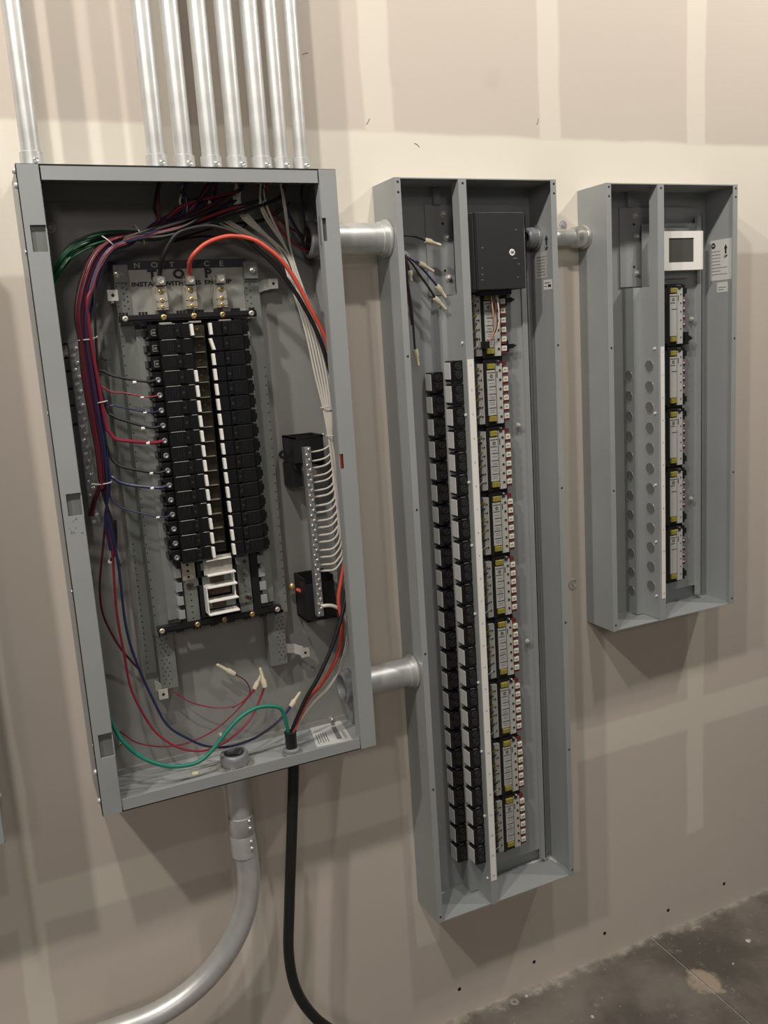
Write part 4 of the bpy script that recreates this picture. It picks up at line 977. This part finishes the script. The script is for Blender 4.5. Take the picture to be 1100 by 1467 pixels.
# ------------------------------------------------------------------ relay cards
def logo(parent, x, y, z, r):
    mb = MB(); mb.lathe((x, y, z), (0, -1, 0), [(0.0001, 0), (r, 0.0002)], 14, sm=False); mb.build('round_emblem', 'ink', parent, world=False)
    mb = MB(); mb.lathe((x, y-0.0003, z), (0, -1, 0), [(r*0.78, 0), (r*0.88, 0)], 14, sm=False); mb.box(x-r*.4, x-r*.15, y-.0004, y-.0003, z-r*.35, z+r*.35); mb.box(x+r*.1, x+r*.4, y-.0004, y-.0003, z-r*.35, z+r*.35)
    mb.build('emblem_ring', 'cardwhite', parent, world=False)
def card(tall, wires):
    r = thing('relay_card', (0, 0, 0), 'x', 'control card')
    H = 0.0685
    # x measured from the left edge of the body, y negative toward the room, z centre of the card
    mb = MB(); mb.bbox(0, 0.070, -0.038, -0.020, -H, H, 0.001); mb.box(0.0195, 0.026, -0.044, -0.038, -H+.001, H-.001); mb.box(0.0235, 0.049, -0.041, -0.038, -H+.001, H-.001)
    mb.build('body', 'black', r, world=False)
    mb = MB(); mb.box(0.0045, 0.0175, -0.046, -0.038, -0.062, 0.060); pl = mb.build('pin_strip', 'cardgrey' if tall else 'black', r, world=False)
    mb = MB()
    for k in range(6):
        z = 0.046-0.0185*k; mb.box(0.0065, 0.0090, -0.0466, -0.046, z-.001, z+.001); mb.box(0.0110, 0.0135, -0.0475, -0.046, z-.0014, z+.0014)
    mb.build('pins', 'black', pl, world=False)
    mb = MB(); mb.box(0.0275, 0.0470, -0.0440, -0.0405, -0.0465, 0.0455); lb_ = mb.build('card_label', 'cardwhite', r, world=False, bevel=0.0004)
    mb = MB()
    if tall:
        for z, a, c in ((0.041, .0285, .046), (0.0265, .029, .044), (0.0125, .032, .0468), (-0.0025, .030, .0465), (-0.0150, .029, .045), (-0.0310, .030, .0465)):
            mb.box(a, c, -0.0443, -0.0440, z-.0009, z+.0006)
        mb2 = MB()
        for z in (0.019, 0.006, -.008, -.011, -.020, -.024, -.036, -.040): mb2.box(0.032, 0.0435, -0.0443, -0.0440, z-.0006, z+.0004)
        mb2.build('fine_print', 'inkg', lb_, world=False)
    else:
        for z, a, c in ((0.041, .0285, .046), (0.0265, .029, .042), (0.0125, .032, .0468)): mb.box(a, c, -0.0443, -0.0440, z-.0009, z+.0006)
    mb.build('print', 'ink', lb_, world=False)
    logo(lb_, 0.0375, -0.0440, 0.0335, 0.0042)
    for z in (0.0535, -0.0535):
        mb = MB(); mb.box(0.0295, 0.0460, -0.0455, -0.038, z-.0052, z+.0052)
        tb = mb.build('yellow_terminal', 'yellow', r, world=False, bevel=0.0006)
        mb = MB()
        for q in range(5): mb.box(0.0308+q*.003, 0.0314+q*.003, -0.0458, -0.0455, z-.0045, z+.0045)
        mb.build('terminal_slots', 'ink', tb, world=False)
    mb = MB(); mb.box(0.0480, 0.0630, -0.0450, -0.038, -0.064, 0.058); st = mb.build('terminal_strip', 'cardwhite' if not tall else 'cardgrey', r, world=False)
    for k in range(6):
        z = 0.044-0.0188*k
        mb = MB(); mb.lathe((0.0575, -0.0450, z), (0, -1, 0), [(0.0026 if tall else .0014, 0), (0.0024 if tall else .0012, 0.0014), (0.0001, 0.0014)], 8); mb.build('terminal_hole', 'ink', st, world=False)
    mb = MB(); mb.box(0.0495, 0.0515, -0.0453, -0.0450, 0.030, 0.042); mb.box(0.050, 0.057, -0.0470, -0.045, 0.056, 0.063, 0); mb.build('strip_marks', 'ink', st, world=False)
    mb = MB(); screw(mb, (0.056, -0.038, 0.0625), (0, -1, 0), 0.0028, 0.009, n=10); mb.build('terminal_screw', 'steel', r, world=False)
    if tall:
        MB().box(0.0640, 0.0740, -0.044, -0.030, 0.053, 0.061).build('maroon_cap', 'maroon', r, world=False)
        for k in range(6):
            z = 0.044-0.0188*k
            mb = MB(); mb.bbox(0.0655, 0.0760, -0.047, -0.034, z-.0052, z+.0052, .0006); pg = mb.build('plug', 'plug', r, world=False)
            MB().box(0.0645, 0.0765, -0.0455, -0.034, z-.0100, z-.0052).build('plug_base', 'maroon', pg, world=False)
            mb = MB(); mb.box(0.0675, 0.0688, -0.0473, -0.047, z-.001, z+.002); mb.box(0.0705, 0.0718, -0.0473, -0.047, z-.001, z+.002); mb.build('plug_slots', 'ink', pg, world=False)
    else:
        for z in (0.052, -0.052):
            mb = MB(); mb.box(0.0630, 0.0725, -0.042, -0.026, z-.013, z+.013); mb.box(0.0725, 0.0800, -0.040, -0.028, z-.007, z+.006); mb.build('end_clamp', 'black', r, world=False)
        for k in range(4):
            z = 0.028-0.0172*k
            mb = MB(); mb.bbox(0.0635, 0.0725, -0.044, -0.032, z-.0055, z+.0055, .0006); pg = mb.build('plug', 'purple', r, world=False)
            MB().box(0.0650, 0.0700, -0.0446, -0.044, z+.001, z+.004).build('plug_tip', 'plug', pg, world=False)
    if wires:
        for k in range(7):
            z = 0.050-0.0160*k+R.uniform(-.004, .004)
            mb = MB(); mb.tube(spline([(0.007, -.046, z), (0.001, -.056, z+.004), (-0.006, -.050, z-.004), (-0.008, -.040, z-.020)], 5), .0011, 6)
            mb.build('jumper_wire', ['amber', 'bblack', 'amber', 'brown', 'amber', 'bblack', 'wwhite'][k], r, world=False)
    return r
pc_ = card(True, True)
for k in range(9):
    loc = (0.8230+0.0012*(k/8), 0, 1.578-0.1376*k)
    o = pc_ if k == 0 else copy_tree(pc_, None, loc)
    o.location = loc
    pos = 'topmost, just under the black controller' if k == 0 else ('lowest' if k == 8 else f'{ORD[k]} from the top')
    tag(o, f'control card with ivory plugs in the tall box, {pos}', 'control card', 'control cards in the tall box')
pc3 = card(False, False)
for k in range(5):
    loc = (1.3020-0.0004*k, 0, 1.574-0.1378*k)
    o = pc3 if k == 0 else copy_tree(pc3, None, loc)
    o.location = loc
    pos = 'topmost, below the touch screen' if k == 0 else ('lowest' if k == 4 else f'{ORD[k]} from the top')
    tag(o, f'control card with blank label in the small box, {pos}', 'control card', 'control cards in the small right box')
# side clamps on the first card of the tall box
for z in (1.625, 1.532):
    mb = MB(); mb.box(0.893, 0.906, -.042, -.022, z-.012, z+.012); mb.box(0.906, 0.922, -.038, -.026, z-.005, z+.004); mb.cyl((0.922, -.032, z), (0.930, -.032, z), .002, 8); mb.build('end_clamp', 'black', P2)
mb = MB(); mb.box(1.372, 1.385, -.042, -.022, 1.507, 1.535); mb.prism([(1.385, 1.512), (1.402, 1.520), (1.385, 1.530)], 'y', -.038, -.026); mb.build('end_clamp', 'black', P3)
MB().box(0.815, 0.8225, -.034, -.018, 0.405, 1.640).build('card_rail', 'black', P2)
MB().box(1.286, 1.3015, -.034, -.018, 0.957, 1.640).build('card_rail', 'black', P3)

# ------------------------------------------------------------------ black controller
t = thing('controller', (0.862, -.03, 1.645), 'black plastic controller box at the top of the tall box', 'controller')
mb = MB(); mb.prism([(0.800, -.020), (0.800, -.070), (0.816, -.074), (0.8165, -.078), (0.929, -.078), (0.929, -.020)], 'z', 1.644, 1.790)
mb.build('housing', 'blackmid', t, bevel=0.0012)
MB().box(0.8185, 0.8195, -.0785, -.078, 1.646, 1.788).build('seam', 'hole', t)
mb = MB(); mb.box(0.806, 0.818, -.0745, -.0735, 1.640, 1.646); mb.box(0.83, 0.90, -.07, -.03, 1.634, 1.644); mb.build('lower_lip', 'black', t)
c = at(733.5, 361.5, -.078)
mb = MB(); mb.lathe((c.x, -.0781, c.z), (0, -1, 0), [(0.0001, 0.0003), (0.0062, 0.0003), (0.0066, 0)], 20, sm=False); lg = mb.build('round_emblem', 'white', t)
text('GE', 0.0062, 'ink', lg, (c.x, -.0787, c.z), align='CENTER', bold=0.0002)
mb = MB()
for x, y, w_ in ((738, 370, .010), (739, 329, .005), (743, 378, .004), (742, 397, .004), (691, 355, .005), (691, 384, .003), (691, 393, .004), (691, 401, .004)):
    q = at(x, y, -.0783); mb.box(q.x-w_/2, q.x+w_/2, -.0784, -.078, q.z-.0006, q.z+.0006)
mb.build('small_print', 'inkg', t)
for k, (c, dx) in enumerate((('salmon', 0), ('maroon', 4), ('wwhite', 7))):
    P = px([(703+dx, 418, -.055), (706+dx*1.2, 445, -.060), (709+dx*.6, 470, -.058), (700, 490, -.052), (688, 497, -.045)])
    wire(P, .0013, c, ['copper coloured', 'maroon', 'white'][k]+' thin wire drooping from the black controller over the top card', 'thin leads under the controller')
mb = MB(); 
tag(MB().bbox(0.838, 0.852, -.058, -.046, 1.530, 1.545, .001).build('terminal_plug', 'black'), 'small black plug on the lower left of the top control card', 'plug')

# ------------------------------------------------------------------ touch screen
t = thing('touch_screen', (1.378, -.03, 1.673), 'white framed touch screen with grey display in the small right box', 'touch screen')
x0, x1, z0, z1 = 1.305, 1.4155, 1.676, 1.760
sc = [at(x, y, -.052) for x, y in ((959, 341), (995, 341), (995, 376), (959, 376))]
o0, o1 = at(948, 331, -.05), at(1007, 386, -.05)
x0, x1, z0, z1 = o0.x, o1.x, at(975, 387, -.05).z, at(975, 331, -.05).z
sx0, sx1, sz0, sz1 = sc[0].x, sc[1].x, sc[3].z, sc[0].z
mb = MB(); 
for a in ((x0, sx0, z0, z1), (sx1, x1, z0, z1), (sx0, sx1, z0, sz0), (sx0, sx1, sz1, z1)): mb.box(a[0], a[1], -.050, -.026, a[2], a[3])
mb.build('bezel', 'toggle', t)
mb = MB(); mb.prism([(x1, -.050), (x1+.006, -.044), (x1+.006, -.026), (x1, -.026)], 'z', z0, z1); mb.build('bezel_edge', 'toggle', t)
MB().box(sx0, sx1, -.048, -.040, sz0, sz1).build('display', 'screen', t)
MB().box(x0+0.006, x1-.02, -.026, -.018, z0-.016, z1+.010).build('backplate', 'gray', t)

# ------------------------------------------------------------------ loose wires inside the tall box
def w2(pts, c, lab, nut, r=.0019): wire(px(pts, -.05), r, c, lab, 'capped spare wires in the tall box', nut=at(*nut, -.05))
hub2 = (560, 345)
w2([(556, 338), (577, 337), (594, 339), (611, 345)], 'bblack', 'black spare wire pointing right, highest in the tall box, cream cap', (633, 352))
w2([(556, 350), (579, 361), (591, 371), (602, 378)], 'blue', 'upper blue spare wire with a cream cap in the tall box', (623, 390), .0022)
w2([(556, 352), (581, 365), (602, 382), (622, 405), (627, 411)], 'blue', 'lower blue spare wire with a cream cap in the tall box', (640, 428), .0022)
w2([(556, 354), (582, 368), (602, 395), (618, 418), (624, 428)], 'bblack', 'long black spare wire slanting down under the blue ones, cream cap', (640, 445), .0022)
w2([(558, 356), (578, 364), (584, 378), (587, 390)], 'dred', 'short dark red spare wire near the left wall of the tall box', (589, 405), .0022)
w2([(558, 360), (580, 372), (584, 404), (590, 445), (594, 496), (595, 503)], 'bblack', 'black spare wire hanging straight down the left wall of the tall box', (600, 526), .0022)
wire(px([(558, 360), (578, 372), (582, 400), (587, 440), (590, 466)], -.045), .0022, 'dred', 'dark red wire hanging beside the black one in the tall box')

# ------------------------------------------------------------------ odds and ends on the wall and floor
for k, (x, y) in enumerate(((658, 1417), (765, 1378), (866, 1337), (957, 1304), (1037, 1266))):
    q = at(x, y, 0); mb = MB(); mb.lathe((q.x, 0.0, q.z), (0, -1, 0), [(0.0001, 0.0006), (0.0042, 0.0006), (0.0046, 0)], 12, sm=False)
    tag(mb.build('wall_screw', 'hole'), ['dark drywall screw low on the wall, nearest the tall box', 'second dark drywall screw from the left along the wall foot', 'middle dark drywall screw of five along the wall foot', 'fourth dark drywall screw from the left along the wall foot', 'rightmost dark drywall screw along the wall foot'][k], 'screw', 'drywall screws along the floor line')
q = at(820, 836, 0); mb = MB(); mb.lathe((q.x, 0, q.z), (0, -1, 0), [(0.012, 0), (0.0115, 0.003), (0.009, 0.0035), (0.008, 0.001), (0.004, 0.001), (0.0035, 0.005), (0.0001, 0.005)], 20)
tag(mb.build('wall_anchor', 'dust'), 'pale round wall anchor between the tall and small boxes', 'anchor')
q = at(806, 322, 0); mb = MB(); mb.lathe((q.x, 0, q.z), (0, -1, 0), [(0.009, 0), (0.009, 0.002), (0.005, 0.002), (0.005, 0.006), (0.0001, 0.006)], 14); o = mb.build('strap_screw', 'galv')
tag(o, 'strap screw on the wall above the slim conduit', 'screw')
q = atz(737, 1436, 0); mb = MB(); mb.lathe((q.x, q.y, 0.0002), (0, 0, 1), [(0.011, 0), (0.011, 0.0015), (0.004, 0.0015), (0.004, 0)], 20, sm=False)
tag(mb.build('washer', 'steel'), 'flat washer lying on the concrete floor near the wall', 'washer')
for k, (x, y, s_) in enumerate(((754, 1427, .006), (1072, 1348, .009), (848, 1457, .006), (1050, 1381, .004), (1091, 1256, .007))):
    q = atz(x, y, 0); mb = MB(); vs = [(q.x+s_*R.uniform(-1, 1), q.y+s_*R.uniform(-1, 1), 0.0) for _ in range(1)]
    n = 6; ring = [(q.x+s_*R.uniform(.6, 1)*math.cos(2*PI*i/n), q.y+s_*R.uniform(.5, 1)*math.sin(2*PI*i/n), 0.0002) for i in range(n)]
    top = [((a+q.x)/2, (b_+q.y)/2, 0.003) for a, b_, _ in ring]
    mb.add(ring+top, [(i, (i+1) % n, n+(i+1) % n, n+i) for i in range(n)]+[tuple(range(n, 2*n))])
    tag(mb.build('plaster_crumb', 'dust'), ['plaster crumb beside the washer on the floor', 'largest pale plaster crumb at the right of the floor', 'plaster crumb at the bottom edge below the washer', 'tiny plaster crumb above the pale patch on the floor', 'plaster crumb against the wall foot at the far right'][k], 'debris', 'plaster crumbs on the floor')
for k, (x, y, a_) in enumerate(((437, 77, .3), (527, 174, 1.0), (597, 208, -.6), (770, 174, 1.2))):
    q = at(x, y, 0); d = Vector((math.cos(a_), 0, math.sin(a_)))*0.006
    mb = MB(); mb.tube([q-d+Vector((0, -.0003, 0)), q+Vector((0.001, -.0004, 0.001)), q+d+Vector((0, -.0003, 0))], .0007, 5)
    tag(mb.build('wall_scuff', 'inkg'), ['small dark scuff on the wall right of the conduits', 'curved scuff on the wall between left panel and tall box', 'thin slanting scuff on the wall above the tall box', 'short scuff on the wall above the right of the tall box'][k], 'scuff', 'scuffs on the upper wall')
